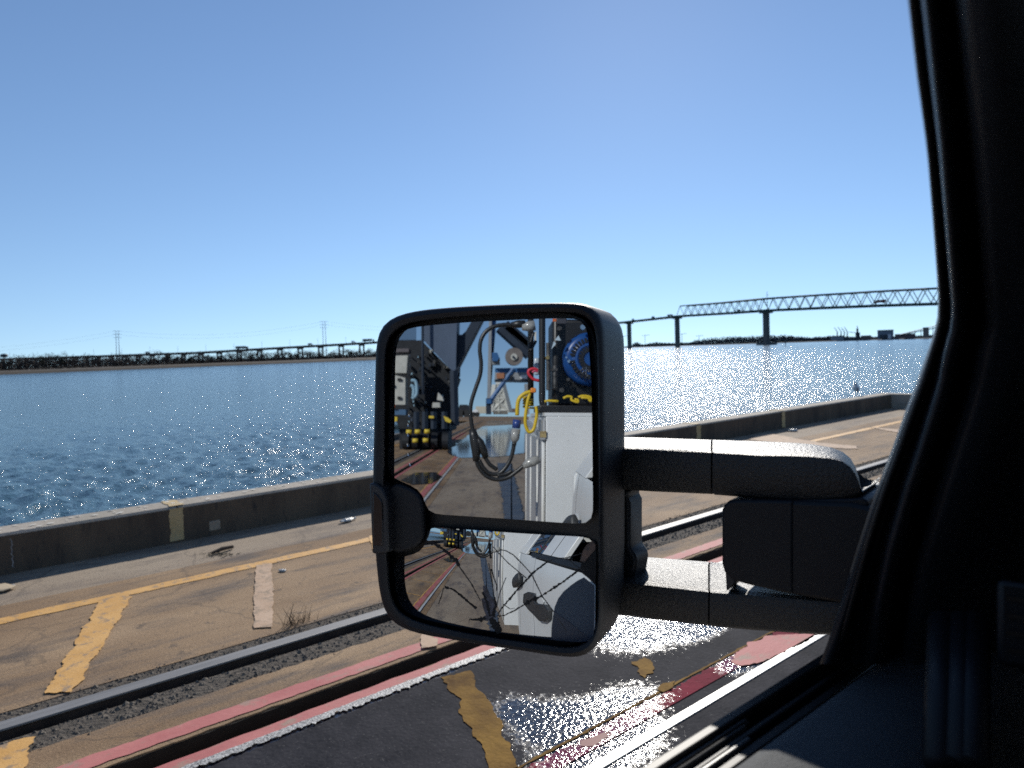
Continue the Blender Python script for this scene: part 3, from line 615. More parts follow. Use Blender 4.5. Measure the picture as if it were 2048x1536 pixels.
# truss bridge on the right
tb = thing('truss_bridge', FZ(1533, 1200, WATZ), 'tall green steel truss bridge over the river', 'bridge')
BP = [(1000, 667.5, 1950), (1150, 654, 1700), (1240, 645.3, 1560), (1365, 631.5, 1400), (1450, 626.5, 1295), (1533, 620.5, 1205), (1640, 615.5, 1130), (1760, 610.5, 1065), (1870, 607, 1015), (1990, 605, 975), (2150, 605, 935)]
bx_ = [c[0] for c in BP]
def bp_(x): return FAR(x, float(np.interp(x, bx_, [c[1] for c in BP])), float(np.interp(x, bx_, [c[2] for c in BP])))
xs = np.arange(1000, 2150, 12.0); mb = MB(); deck(mb, [bp_(x) + np.array([0, 0, 1.2]) for x in xs], 20, 3.6); mb.build('deck', M_bsteel, tb)
# even stations along the deck for the panels
dense = [bp_(x) for x in np.linspace(1362, 2100, 400)]; cum = np.concatenate([[0], np.cumsum([np.linalg.norm(dense[i + 1] - dense[i]) for i in range(399)])])
DN = np.array(dense)
def along(s_): return np.array([np.interp(s_, cum, DN[:, k]) for k in range(3)])
PAN = 21.5; HT = 17.0; npan = int(cum[-1] / PAN)
for sd_ in (-1, 1):
    lower = []; upper = []
    for i in range(npan):
        c = along(i * PAN); t_ = _n(along(i * PAN + 4) - along(i * PAN - 4 if i else 0)); s_ = _n([-t_[1], t_[0], 0]) * 9.5 * sd_
        lower.append(c + s_ + (0, 0, 1.2)); c2 = along((i + .5) * PAN); upper.append(c2 + s_ + (0, 0, 1.2 + HT))
    mb = MB()
    for i in range(len(upper) - 1): mb.tube([upper[i], upper[i + 1]], 1.05, 4)
    mb.build('top_chord', M_bsteel, tb)
    for i in range(len(upper)):
        mb = MB(); mb.tube([lower[i], upper[i]], .68, 4)
        if i + 1 < len(lower): mb.tube([upper[i], lower[i + 1]], .58, 4)
        mb.build('diagonal', M_bsteel, tb)
for x, wd in ((1258, 4), (1354, 4.6), (1532, 6), (1180, 5), (1110, 5), (1050, 5), (1960, 9)):
    c = bp_(x); t_ = _n((bp_(x + 5) - bp_(x - 5)) * (1, 1, 0)); s_ = np.array([-t_[1], t_[0], 0]); mb = MB()
    for a in (-1, 1):
        q = c + s_ * 2.2 * a; P = [q + t_ * wd * .5 * i_ + s_ * 2 * j_ for i_, j_ in ((-1, -1), (1, -1), (1, 1), (-1, 1))]; mb.prism([(p[0], p[1], WATZ - 1) for p in P], (0, 0, c[2] - WATZ - 1))
    mb.prism([c + t_ * wd * .9 * i_ + s_ * 9 * j_ - (0, 0, 2.3) for i_, j_ in ((-1, -1), (1, -1), (1, 1), (-1, 1))], (0, 0, -2.5)); mb.build('pier', M_bconc, tb)
c = FZ(1533, 1190, WATZ); MB().tube([c, c + (0, 0, 4)], 16, 10).build('pier_fender', M_bconc, tb)
t = thing('river_marker_mast', FZ(1536, 1150, WATZ), 'very thin tall mast standing beside the main bridge pier', 'mast')
MB().tube([FZ(1537, 1150, WATZ), FAR(1534, 583, 1150)], [.8, .35], 6).build('mast_pole', M_mast, t)
for i in range(5): q = FAR(1534.5, 590 + 14 * i, 1150); MB().tube([q - (2, 0, 0), q + (2, 0, 0)], .2, 4).build('cross_arm', M_mast, t)
t = thing('channel_marker', FZ(1571, 900, WATZ), 'small dark channel marker post standing in the river', 'marker'); MB().tube([FZ(1571, 900, WATZ - 1), FZ(1571, 900, WATZ + 5)], .4, 6).build('post', M_mast, t); MB().box(FZ(1571, 900, WATZ + 3.5) - .8, FZ(1571, 900, WATZ + 5.2) + .8).build('board', M_mast, t)
u = bp_(1770) - bp_(1760)
lorry(bp_(1764) + (0, -6, 2.4), -u, M_vr, M_vr, 'dark red lorry crossing the truss bridge', 17, 4.4)
for x, ln, lab in ((1344, 15, 'dark lorry just before the truss on the bridge'), (1310, 7.5, 'dark van on the bridge approach, middle of the approach span'), (1270, 6.5, 'small dark van at the left end of the bridge approach'), (1482, 6.5, 'small dark van within the first truss span')):
    lorry(bp_(x) + (0, -6, 1.2), u, M_vd, M_vd, lab, ln, 3.6, name='lorry' if ln > 10 else 'van', cat='truck' if ln > 10 else 'van')
# far right shore: woods, sheds, cranes
M_hazewood = mat('far_woods', (.045, .06, .072), (.065, .08, .09), .02, .95)  # blue cast in the woods' colour paints the haze of distance
mb = MB(); rg = random.Random(12); prof = [(1248, 3), (1262, 10), (1268, 22), (1275, 26), (1288, 12), (1300, 20), (1312, 24), (1330, 18), (1356, 16), (1380, 16), (1394, 26), (1410, 30), (1440, 32), (1470, 34), (1500, 33), (1540, 32), (1580, 28), (1620, 18), (1660, 18), (1680, 20), (1700, 12), (1745, 10), (1800, 8), (1900, 8), (2100, 8)]
for x in np.arange(1246, 2050, 1.1):
    D = float(np.interp(x, [a for a, _ in sr], [b_ for _, b_ in sr])) + rg.uniform(30, 200); h = float(np.interp(x, [a for a, _ in prof], [b_ for _, b_ in prof])) * rg.uniform(.55, .8)
    leafblob(mb, FZ(x, D, WATZ + h * .45), 6, h * .62, 40, 3.2, rg)
tag(mb.build('far_woods', M_hazewood, origin=(0, 0, 0)), 'dark line of haze-blue woods along the far right shore under the bridge', 'woods', kind='stuff')
def fbox(x0, x1, yt, D, name, lab, cat, m, dep=25, grp=None, yb=None):
    a, c = FZ(x0, D, WATZ + 2), FZ(x1, D, WATZ + 2); z1 = cz((x0 + x1) / 2, yt, D); d_ = _n([a[0], a[1], 0]) * dep
    t = thing(name, (a + c) / 2, lab, cat, grp); MB().prism([a, c, c + d_, a + d_], (0, 0, z1 - WATZ - 2)).build('wall', m, t)
    MB().prism([a - d_ * .04 - (c - a) * .02 + (0, 0, z1 - WATZ - 2), c - d_ * .04 + (c - a) * .02 + (0, 0, z1 - WATZ - 2), c + d_ + (0, 0, z1 - WATZ - 2), a + d_ + (0, 0, z1 - WATZ - 2)], (0, 0, 1.4)).build('roof', M_vd, t)
    return t, a, c, z1
M_shed = mat('shed_blue_grey', (.16, .19, .23), (.20, .23, .27), .05, .8)
t, a, c, z1 = fbox(1755, 1787, 661, 1850, 'warehouse', 'big square blue grey warehouse on the far right shore', 'warehouse', M_shed, 40)
for f_ in (.25, .5, .75): q = a + (c - a) * f_ - _n([a[0], a[1], 0]) * 1; MB().box((q[0] - 3, q[1] - 1, WATZ + 2), (q[0] + 3, q[1] + 1, WATZ + 12)).build('door', M_vw if f_ == .75 else M_vd, t)
fbox(1662, 1688, 672.5, 2050, 'shed', 'low pale grey shed left of the dark ship on the far shore', 'shed', mat('shed_grey', (.25, .27, .29)), 20)
fbox(1846, 1858, 656, 1700, 'shed', 'small brownish shed on the conveyor ramp at the far right', 'shed', mat('shed_brown', (.20, .15, .13)), 15)
fbox(1722, 1742, 672, 1950, 'shed', 'small brown shed right of the dark ship on the far shore', 'shed', mat('shed_brown2', (.13, .10, .09)), 15)
fbox(1790, 1830, 669, 1800, 'shed', 'long low reddish shed right of the square warehouse', 'shed', mat('shed_red', (.15, .09, .085)), 15)
for k, x in enumerate((1670, 1677.5, 1684, 1690)):
    D = 2080; t = thing('harbour_crane', FZ(x, D, WATZ + 2), '%s bent jib crane from the left in the row on the far shore' % ORD[k], 'crane', 'row of jib cranes on the far shore')
    base = FAR(x + 4, 674, D); mid = FAR(x + 5, 664, D); top = FAR(x - 1.5, 655 - (k % 2), D)
    MB().tube([FZ(x + 4, D, WATZ + 2), base], 1.8, 6).build('tower', M_vd, t); MB().tube([base, mid], 1.3, 4).build('lower_jib', M_vd, t); MB().tube([mid, top], [1.1, .6], 4).build('jib', M_vd, t)
sh = thing('moored_ship', FZ(1705, 1980, WATZ), 'dark moored ship with a tall mast on the far shore', 'ship'); D = 1980
a, c = FZ(1688, D, WATZ), FZ(1716, D, WATZ); dv = _n([a[0], a[1], 0]) * 10
MB().prism([a + (0, 0, 0), c, c + (c - a) * .05 + (0, 0, 9), a - (c - a) * .05 + (0, 0, 9)], dv).build('hull', M_vd, sh)
for x0, x1, yt in ((1711, 1720, 665), (1713, 1717, 657), (1714.3, 1715.7, 652)):
    a, c = FZ(x0, D, WATZ + 5), FZ(x1, D, WATZ + 5); MB().prism([a, c, c + dv * .5, a + dv * .5], (0, 0, cz(x0, yt, D) - WATZ - 5)).build('superstructure', M_vd, sh)
MB().tube([FAR(1698, 664, D), FAR(1714, 666, D)], .6, 4).build('boom', M_vd, sh)
cv = thing('conveyor_ramp', FZ(1850, 1700, WATZ), 'long inclined conveyor gantry rising at the far right shore', 'conveyor')
for dy in (0, 5): MB().tube([FAR(1800, 669 + dy * .3, 1800), FAR(1890, 647 + dy, 1650)], .9, 4).build('truss_chord', M_vd, cv)
for k in range(7): x = 1806 + k * 12; MB().tube([FZ(x, 1780 - k * 18, WATZ + 2), FAR(x, 667 - k * 3.0, 1780 - k * 18)], .6, 4).build('leg', M_vd, cv)
for k, x in enumerate((1246, 1290, 1364, 1398)):
    D = 3300; t = thing('tower_crane', FZ(x, D, WATZ + 2), '%s faint tower crane from the left on the skyline under the bridge' % ORD[k], 'crane', 'distant tower cranes'); y = [672, 670, 667, 671][k]
    MB().tube([FZ(x, D, WATZ + 2), FAR(x, y, D)], .9, 4).build('mast', M_shed, t); MB().tube([FAR(x - 6, y + 1, D), FAR(x + 9, y, D)], .7, 4).build('jib', M_shed, t)

# ================================================================== THE PICKUP TRUCK
def blk(name, c, rough=.5, bump=0, bs=200, bd=.001, spec=.5): return mat(name, c, rough=rough, bump=bump, bscale=bs, bdist=bd, spec=spec)
M_blk = blk('grained_black_plastic', (.010, .011, .014), .50, .35, 900, .0006, .35)
M_arm = blk('coarse_grained_plastic', (.034, .033, .031), .42, 1, 280, .0018, .5)
M_gloss = blk('gloss_black_lens', (.012, .012, .014), .15)
M_trim = blk('interior_trim', (.020, .024, .030), .42, .3, 700, .0004, .3)
M_trim2 = blk('soft_door_pad', (.085, .09, .095), .75, .9, 420, .001, .25)
M_rub = blk('rubber_seal', (.010, .010, .010), .5)
M_chan = blk('window_channel', (.05, .05, .05), .4)
M_white = mat('white_truck_paint', (.66, .67, .66), (.74, .75, .74), 2.2, .28, c3=(.34, .33, .30), c3scale=30, c3lo=.66, c3hi=.72, spec=.5, bump=.12, bscale=3, bdist=.01)
M_grey = mat('box_side_grey', (.30, .31, .32), (.38, .39, .40), 3, .4)  # box side panels, greyer than the white front
M_glassd = blk('dark_window_glass', (.02, .03, .05), .03, spec=.7)
TY = (-.33, .6, 0)
tk = thing('pickup_truck', TY, 'white work truck seen from the driver seat, with towing mirror and equipment box', 'truck')
SKX, BELT = -.335, 1.45
# --- mirror housing
OUTL = [(747, 700), (750, 668), (760, 648), (778, 634), (800, 626), (841, 618), (905, 612.5), (968, 609), (1030, 606), (1095, 604), (1150, 604), (1176, 607), (1192, 616), (1202, 634), (1206, 665), (1207, 760), (1207, 880), (1207, 1000), (1207, 1120), (1205, 1230),
        (1200, 1275), (1190, 1300), (1172, 1316), (1146, 1320), (1100, 1314), (1045, 1305.5), (943, 1290), (841.6, 1272.5), (803.5, 1262), (778, 1247), (763, 1224), (752.7, 1178), (746, 1107), (742, 1040), (741, 965), (743, 880), (745, 790)]
INNL = [(772, 705), (775, 678), (784, 664), (800, 652), (815, 646), (850, 641), (905, 635), (968, 630), (1030, 627), (1095, 624.5), (1150, 625), (1172, 629), (1183, 638), (1190, 652), (1193, 680), (1196, 765), (1197, 880), (1198, 1000), (1198, 1120), (1196, 1230),
        (1192, 1262), (1184, 1280), (1168, 1292), (1146, 1296), (1100, 1291), (1045, 1283), (943, 1267), (850, 1248), (818, 1238), (798, 1224), (785, 1205), (778, 1170), (776, 1118), (774, 1050), (770, 970), (770, 890), (771, 790)]
NP = 120
def px(poly, off, n=NP, sm=2): return np.array([MP(x, y, off) for x, y in resample(poly, n, sm)])
fo = px(OUTL, .012); fi = px(INNL, .012); cen = fo.mean(0)
def toward(a, b_, t): return a + (b_ - a) * t
hs_ = [px(INNL, -.020), px(INNL, .004), toward(fi, fo, .10) + MN * .001, toward(fi, fo, .45) + MN * .003, toward(fi, fo, .80) + MN * .000, toward(fi, fo, .95) - MN * .004, fo - MN * .011, fo - MN * .035, fo - MN * .078]
for d_, sc in ((.098, .985), (.118, .94), (.134, .84), (.146, .66), (.153, .4), (.156, .1)): hs_.append(cen - MN * d_ + (fo - cen) * sc)
house = MB().loft(hs_, False, True).build('mirror_housing', M_blk, tk, sharp=40)
GU = [(788, 679), (795, 668), (814, 657), (854, 651), (943, 644), (1095, 637), (1156, 637), (1170, 645), (1175, 659), (1183, 768), (1185, 920), (1186, 1036), (1180, 1046), (1166, 1048.5), (1020, 1038), (867, 1028), (855, 1023), (850.5, 1008), (846.6, 990), (836, 978), (816, 968), (790, 958), (778, 950), (775.5, 938), (778, 818)]
GLW = [(854, 1062), (864, 1054), (918, 1058), (1045, 1067), (1172, 1074), (1187, 1080), (1191, 1102), (1190, 1262), (1183, 1277), (1167, 1284.5), (1121, 1282), (1045, 1272), (968.5, 1261), (900, 1250), (841.6, 1237), (816, 1227), (801, 1214), (793, 1194), (788, 1140), (789, 1124), (801, 1114), (824, 1110), (841, 1103), (852, 1088)]
def rounded(poly, n):                                 # softened corners without shrinking much
    return resample(poly, n, 1)
M_mir = bpy.data.materials.new('mirror_silver'); M_mir.use_nodes = True; b = M_mir.node_tree.nodes['Principled BSDF']
b.inputs['Base Color'].default_value = (.50, .53, .56, 1); b.inputs['Metallic'].default_value = 1; b.inputs['Roughness'].default_value = 0.0
pu = [MP(x, y, 0) for x, y in rounded(GU, 90)]
MB().prism(pu, -MN * .002).build('mirror_glass', M_mir, house)
bl = px(INNL, -.0165, 60)                             # black carrier the two glasses sit in
MB().prism(bl, -MN * .004).build('glass_carrier', blk('carrier_black', (.008, .008, .009), .45, .2, 800, .0004), house)
# raised lamp pocket that fills the notch of the glasses
NT = [(790, 966), (818, 976), (834, 986), (842, 1000), (845, 1024), (846, 1060), (842, 1080), (834, 1093), (815, 1102), (792, 1108), (778, 1100), (776, 975)]
MB().prism([MP(x, y, .0045) for x, y in rounded(NT, 40)], -MN * .01).build('lamp_pocket', M_blk, house, bevel=.003)
LR = [(738, 966), (752, 968), (764, 978), (772, 996), (775, 1012), (776, 1100), (772, 1107), (744, 1108)]
MB().prism([MP(x, y, .020) for x, y in LR], -MN * .03).build('marker_lamp_bezel', blk('bezel_grey', (.020, .021, .024), .45, .3, 800, .0005), house, bevel=.0025)
LZ = [(746, 984), (754, 990), (762, 1000), (765, 1012), (765, 1086), (762, 1092), (747, 1091)]
MB().prism([MP(x, y, .0215) for x, y in LZ], -MN * .01).build('marker_lamp', M_gloss, house, bevel=.001)
# convex lower glass
PC = MP(990, 1170, 0); t1 = _n(np.cross([0, 0, 1.0], MN)); t2 = np.cross(MN, t1)
CN = _n(MN + .025 * t1 + .046 * t2); CR = 1.186; CC = PC - CR * CN
def SPH(x, y, lift=0.0):
    d = W(x, y); oc = EYEP - CC; R = CR + lift; bb = oc @ d; q = bb * bb - (oc @ oc - R * R); return EYEP + d * (-bb - math.sqrt(q))
gl_ = resample(GLW, 96, 1); gc = np.array([990, 1170.0]); loops = []
for f_ in np.linspace(1, .02, 22): loops.append([SPH(*(gc + (p - gc) * f_)) for p in gl_])
mb = MB(); back = [np.array(p) - CN * .004 for p in loops[0]]
mb.loft(loops, False, True); o = mb.build('convex_mirror_glass', M_mir, house, smooth=True)
nrm = [tuple(_n(np.array(v.co) + ORG[o.name] - CC)) for v in o.data.vertices]
o.data.normals_split_custom_set_from_vertices(nrm)
# cracks
M_crk = blk('crack_black', (.006, .006, .007), .7); M_crk2 = blk('fine_crack', (.035, .035, .036), .5)
def z5(x, y): return (780 + x / 4.876, 1040 + y / 4.876)
def crack(pts, w0, w1, m, jag=2.2, rg=random.Random(3)):
    P = []; pts = [z5(*p) for p in pts]
    for i in range(len(pts) - 1):
        a, c = np.array(pts[i]), np.array(pts[i + 1]); n_ = max(2, int(np.linalg.norm(c - a) / 2.5))
        for t_ in np.linspace(0, 1, n_, endpoint=False): P.append(a + (c - a) * t_ + np.array([rg.gauss(0, 1), rg.gauss(0, 1)]) * .12 * jag)
    P.append(np.array(pts[-1])); L = []; N_ = len(P)
    for i, p in enumerate(P):
        d_ = P[min(i + 1, N_ - 1)] - P[max(i - 1, 0)]; d_ = d_ / (np.linalg.norm(d_) + 1e-9); nn = np.array([-d_[1], d_[0]])
        w_ = (w0 + (w1 - w0) * i / N_) * rg.uniform(.7, 1.7) * 1.6 * (1.9 if rg.random() < .08 * jag / 2 else 1)
        L.append([SPH(*(p + nn * w_ / 2), lift=.0006), SPH(*(p - nn * w_ / 2), lift=.0006)])
    MB().loft(L, closed=False).build('crack', m, house)
CK = [([(345, 205), (430, 230), (520, 290), (560, 320), (650, 410), (670, 450)], 2.0, 2.6, M_crk, 3), ([(670, 450), (790, 620), (880, 790)], .9, .6, M_crk2, 1),
      ([(530, 655), (620, 680), (680, 730), (760, 800), (840, 865)], 1.4, 1.9, M_crk, 3), ([(1050, 910), (1140, 800), (1240, 680), (1340, 575), (1400, 510), (1530, 410)], 1.2, 2.0, M_crk, 3),
      ([(1530, 410), (1620, 375), (1720, 370), (1870, 325)], .9, .7, M_crk2, 1), ([(1060, 940), (1115, 930), (1200, 890), (1320, 820)], .9, 1.4, M_crk, 2),
      ([(1320, 820), (1380, 780), (1430, 765), (1470, 745)], 2.6, 2.2, M_crk, 3), ([(1470, 745), (1590, 670), (1680, 610), (1800, 520), (1860, 470), (1895, 400)], 1.4, 2.0, M_crk, 3.4),
      ([(1070, 290), (1130, 300), (1200, 340), (1290, 430), (1380, 530), (1480, 740), (1590, 890), (1700, 1050), (1780, 1180)], .8, .8, M_crk2, .6),
      ([(1000, 260), (1150, 420), (1330, 570)], .6, .6, M_crk2, .6), ([(1720, 370), (1800, 440), (1900, 500)], .7, .5, M_crk2, .6), ([(520, 660), (500, 740), (470, 820)], .6, .5, M_crk2, .6),
      ([(770, 970), (860, 972), (900, 970), (930, 950)], 1.0, 3.5, M_crk, 3), ([(980, 960), (1010, 1000), (1070, 1100)], 4.5, 7, M_crk, 3), ([(975, 230), (968, 300), (985, 375)], 2.6, 1.4, M_crk, 3),
      ([(1040, 840), (1065, 720), (1130, 560)], .6, .6, M_crk2, .6), ([(900, 700), (945, 800), (975, 940)], 1.6, 3.4, M_crk, 3), ([(1020, 760), (1030, 840), (1000, 940)], 1.4, 3.0, M_crk, 3),
      ([(1100, 820), (1170, 870), (1215, 860)], .5, .5, M_crk2, .6), ([(985, 480), (1010, 560), (1040, 640), (1035, 690)], .8, .8, M_crk, 2), ([(960, 420), (1000, 640), (1010, 760)], .6, .8, M_crk2, 1)]
for c_ in CK: crack(c_[0], c_[1], c_[2], c_[3], c_[4])
def shard(name, pts, m, lift, lab=None):
    o = MB().prism([SPH(*z5(*p), lift=lift) for p in pts], -CN * .0004).build(name, m, house); 
    if lab: o['label'] = lab
shard('missing_glass', [(1990, 200), (1960, 260), (1900, 400), (1865, 460), (1850, 500), (1925, 560), (2000, 635), (2010, 500), (2010, 230)], M_crk, .0006, 'black triangle where the mirror glass has fallen out')
shard('loose_shard', [(1975, 200), (1920, 240), (1885, 290), (1850, 400), (1895, 412), (1935, 360), (2000, 290), (2003, 245)], mat('shard_brown', (.07, .055, .05), (.20, .12, .085), 60, .5), .0012, 'brownish loose splinter at the upper right of the lower glass')
M_fl = blk('corner_blue_grey', (.045, .075, .115), .35, spec=.4); M_fl2 = blk('corner_grey', (.050, .065, .095), .35, spec=.4)  # patch laid on the glass: blue grey, lower part greyer
CRN = [(1890, 560), (1830, 590), (1760, 640), (1690, 700), (1640, 765), (1605, 850), (1588, 950), (1575, 1050), (1572, 1165), (1700, 1180), (1860, 1190), (1930, 1180), (1975, 1140), (1990, 1080), (1995, 850), (1995, 640)]
shard('corner_patch', CRN, M_fl, .0004, 'smooth blue grey corner patch at the lower right of the lower glass')
shard('corner_patch', [(1600, 890), (1700, 960), (1800, 1040), (1960, 1160), (1930, 1180), (1860, 1190), (1700, 1180), (1574, 1164), (1577, 1050), (1588, 950)], M_fl2, .0007)
shard('hub_splinter', [(905, 640), (935, 640), (975, 740), (1000, 760), (1040, 830), (1020, 900), (1010, 960), (950, 985), (905, 975), (880, 965), (920, 935), (935, 930), (905, 850), (890, 770), (915, 760)], mat('splinter_blue', (.02, .022, .03), (.08, .09, .13), 160, .25), .0005, 'dark blue starburst of splintered glass low in the lower mirror')
# water drops in a vertical row on the upper glass
M_drop = bpy.data.materials.new('water_drop'); M_drop.use_nodes = True; b = M_drop.node_tree.nodes['Principled BSDF']; b.inputs['Transmission Weight'].default_value = 1; b.inputs['Roughness'].default_value = .02; b.inputs['IOR'].default_value = 1.33; b.inputs['Base Color'].default_value = (.9, .93, .95, 1)
for y, x in ((831, 819), (850, 817), (870, 816.5), (890, 816), (909, 817.5), (929, 821)):
    c = MP(x, y, 0); r = .0021; mb = MB(); u_, v_ = t1, t2
    mb.loft([[c + (math.cos(q) * u_ + math.sin(q) * v_) * r * math.cos(h) + MN * (.0002 + r * .75 * math.sin(h)) for q in np.linspace(0, 6.283, 12, endpoint=False)] for h in np.linspace(0, 1.45, 6)], True, True)
    mb.build('water_drop', M_drop, house, smooth=True)
# --- telescoping arms, bracket and door mount
PA = EYEP + W(1247, 930) * .90; PB = EYEP + W(1700, 950) * .80
AN = _n(np.cross(PB - PA, [0, 0, 1.0])); AN = AN if np.dot(AN, EYEP - PA) > 0 else -AN
def AP(x, y, off=0.0):
    d = W(x, y); m = PA + AN * off; return EYEP + d * np.dot(m - EYEP, AN) / np.dot(d, AN)
def arm(name, st, dep, m=M_arm, rnd=.004):
    L = []
    for x, yb, yc, yl in st:
        tb_ = AP(x, yb, -dep); c = AP(x, yc); lo_ = AP(x, yl); up = np.array([0, 0, 1.0])
        tb2 = tb_ - up * .012; bb = lo_ - AN * dep; top1 = c + (tb_ - c) * .10
        L.append([lo_ + up * rnd, c - up * rnd * 1.2, c - up * rnd * .3 - AN * rnd * .35, top1, c + (tb_ - c) * .85, tb_ - up * .002 - AN * .003, tb2 - AN * .006, bb + up * .004, bb + AN * .006, lo_ - AN * rnd])
    return MB().loft(L, True, True).build(name, m, tk, sharp=52)
arm('upper_arm', [(1225, 871, 896.5, 979), (1300, 873, 899, 984), (1421.5, 877, 903.5, 989.5)], .075)
arm('upper_arm_sleeve', [(1425, 876.5, 903.5, 990), (1428, 877, 904, 991), (1520, 880, 909.5, 998), (1580, 882.5, 910, 1003), (1625, 886, 912, 1003.5), (1660, 892, 915, 1002), (1684, 901, 921, 1000), (1700, 914, 932, 997), (1710, 932, 946, 994), (1717, 952, 962, 991), (1723, 976, 980, 986)], .08)
arm('lower_arm', [(1225, 1107, 1162, 1230), (1300, 1113, 1170, 1240), (1416, 1122, 1183, 1254)], .10)
arm('lower_arm_sleeve', [(1419.5, 1121, 1183, 1254.5), (1423, 1122.5, 1184, 1255), (1500, 1131, 1189, 1262), (1580, 1139, 1196, 1268), (1640, 1145, 1201, 1272), (1700, 1150, 1205, 1272), (1790, 1155, 1210, 1274)], .10)
MB().prism([AP(x, y, -.002) for x, y in [(1449, 1132), (1462, 1150), (1472, 1162), (1452, 1184)]], -AN * .03).build('arm_gusset', mat('gusset', (.028, .029, .032), rough=.5), tk, bevel=.002)
MB().prism([AP(x, y, -.02) for x, y in [(1235, 979), (1262, 980.5), (1252, 992), (1259, 1006), (1259, 1096), (1270, 1112), (1272, 1124), (1265, 1166), (1235, 1172)]], -AN * .035).build('mirror_bracket', blk('bracket_plastic', (.022, .023, .026), .5, .4, 700, .0006), tk, bevel=.004)
BS = [(1443, 1020), (1447, 1011), (1457, 1002), (1475, 1000), (1586, 1002), (1586, 1190), (1500, 1171), (1478, 1165), (1462, 1159), (1448, 1144), (1443, 1127)]
MB().prism([AP(x, y, .010) for x, y in BS], -AN * .10).build('mount_cover', M_blk, tk, bevel=.003, seg=3)
MB().prism([AP(x, y, .0085) for x, y in [(1578, 1002), (1700, 1006), (1738, 1015), (1830, 1020), (1830, 1240), (1684, 1208), (1578, 1189)]], -AN * .10).build('mount_base', M_blk, tk, bevel=.004)
MB().prism([AP(x, y, .004) for x, y in [(1560, 1001), (1700, 998), (1726, 996), (1736, 1003), (1737, 1013), (1700, 1015), (1560, 1008)]], -AN * .06).build('pivot_ring', M_blk, tk, bevel=.003)
MB().prism([AP(x, y, -.05) for x, y in [(1640, 985), (1700, 981), (1790, 975), (1790, 1060), (1640, 1060)]], -AN * .05).build('mount_foot', M_arm, tk, bevel=.004)
# --- door frame, pillar and dashboard seen from inside
def sideX(z): return -.31 + max(0.0, z - BELT) * .33
def ONS(x, y, inw=0.0):                               # point on the sloping side of the cab, moved inward
    X = -.31 + inw
    for _ in range(30): p = ONX(x, y, X); X = .5 * X + .5 * (sideX(p[2]) + inw)
    return ONX(x, y, X)
E0 = [(-260, 1790), (-100, 1806), (0, 1817), (75, 1825), (150, 1833), (225, 1844), (300, 1854), (375, 1860), (450, 1866), (505, 1870), (560, 1874), (590, 1875.5), (620, 1876), (640, 1874), (655, 1870), (672, 1866), (700, 1856), (768, 1832), (818, 1812), (900, 1783), (983, 1751), (1013, 1741), (1100, 1713), (1200, 1683), (1283, 1656), (1328, 1639)]
E1 = [(-260, 1822), (-100, 1840), (0, 1848), (150, 1865), (300, 1882), (450, 1895), (560, 1904), (610, 1908), (650, 1907), (700, 1893), (768, 1880), (878, 1845), (968, 1815), (1088, 1780), (1218, 1752), (1333, 1740), (1700, 1700)]
def ev(T, y): return float(np.interp(y, [a for a, _ in T], [b_ for _, b_ in T]))
ysr = list(np.arange(-250, 1329, 26.0)) + [1328]
L = []
for y in ysr:
    a, c = ev(E0, y), ev(E1, y); tt = min(1, max(0, (y + 200) / 900))
    k = .8 if y > 640 else 1
    L.append([ONS(a + .8, y, -.03), ONS(a, y, 0), ONS(a + (c - a) * .10, y, .006), ONS(a + (c - a) * .22, y, .010), ONS(a + (c - a) * .34, y, .006), ONS(a + (c - a) * .55, y, .007), ONS(a + (c - a) * .7, y, .012), ONS(a + (c - a) * .86, y, .022), ONS(c, y, .030), ONS(c + 12, y, .034), ONS(c + 30, y, .030), ONS(c + 60, y, .028)])
MB().loft(L, closed=False).build('door_frame', blk('door_frame_plastic', (.018, .020, .024), .42, .25, 700, .0004, .35), tk, smooth=True)
L = []
for y in list(np.arange(-250, 1801, 50.0)):
    c = ev(E1, y) + 58; L.append([ONS(c - 4, y, .026), ONS(c + 8, y, .045), ONS(c + 35, y, .055), ONS(c + 90, y, .065), ONS(2080, y, .075), ONS(2200, y, .08), ONS(2350, y, .085)])
MB().loft(L, closed=False).build('pillar_trim', M_trim, tk, smooth=True)
# dark seam bead and outer glass run
MB().tube([ONS(ev(E0, y) + (ev(E1, y) - ev(E0, y)) * .30, y, .012) for y in np.arange(-240, 1320, 40)], .0022, 6).build('glass_seal', M_rub, tk, smooth=True)
# sill: seals and bright channels lie along the door top
yA, yB_ = -.9, .80
def rail_(name, x0, x1, z0, z1, m, y1=yB_, bev=.0015): return MB().box((x0, yA, z0), (x1, y1, z1)).build(name, m, tk, bevel=bev)
rail_('outer_seal', -.322, -.313, 1.40, 1.452, M_rub, .70)
rail_('window_channel', -.3125, -.3095, 1.38, 1.4485, M_chan, .50); rail_('window_channel', -.3090, -.3075, 1.38, 1.447, M_rub, .50)
rail_('window_channel', -.3070, -.3045, 1.38, 1.449, M_chan, .49); rail_('inner_seal', -.3040, -.2985, 1.38, 1.4455, M_rub, .7)
rail_('window_channel', -.2980, -.2935, 1.38, 1.4470, M_chan, .48); rail_('inner_seal', -.2930, -.2845, 1.38, 1.4440, M_rub, .7)
L = []
for y in np.linspace(yA, .78, 12): L.append([(-.284, y, 1.30), (-.284, y, 1.440), (-.279, y, 1.4485), (-.268, y, 1.4510), (-.235, y, 1.4495), (-.205, y, 1.442), (-.185, y, 1.425), (-.178, y, 1.39), (-.176, y, 1.0), (-.284, y, 1.0)])
MB().loft(L, True, True).build('door_pad', M_trim2, tk, sharp=60)
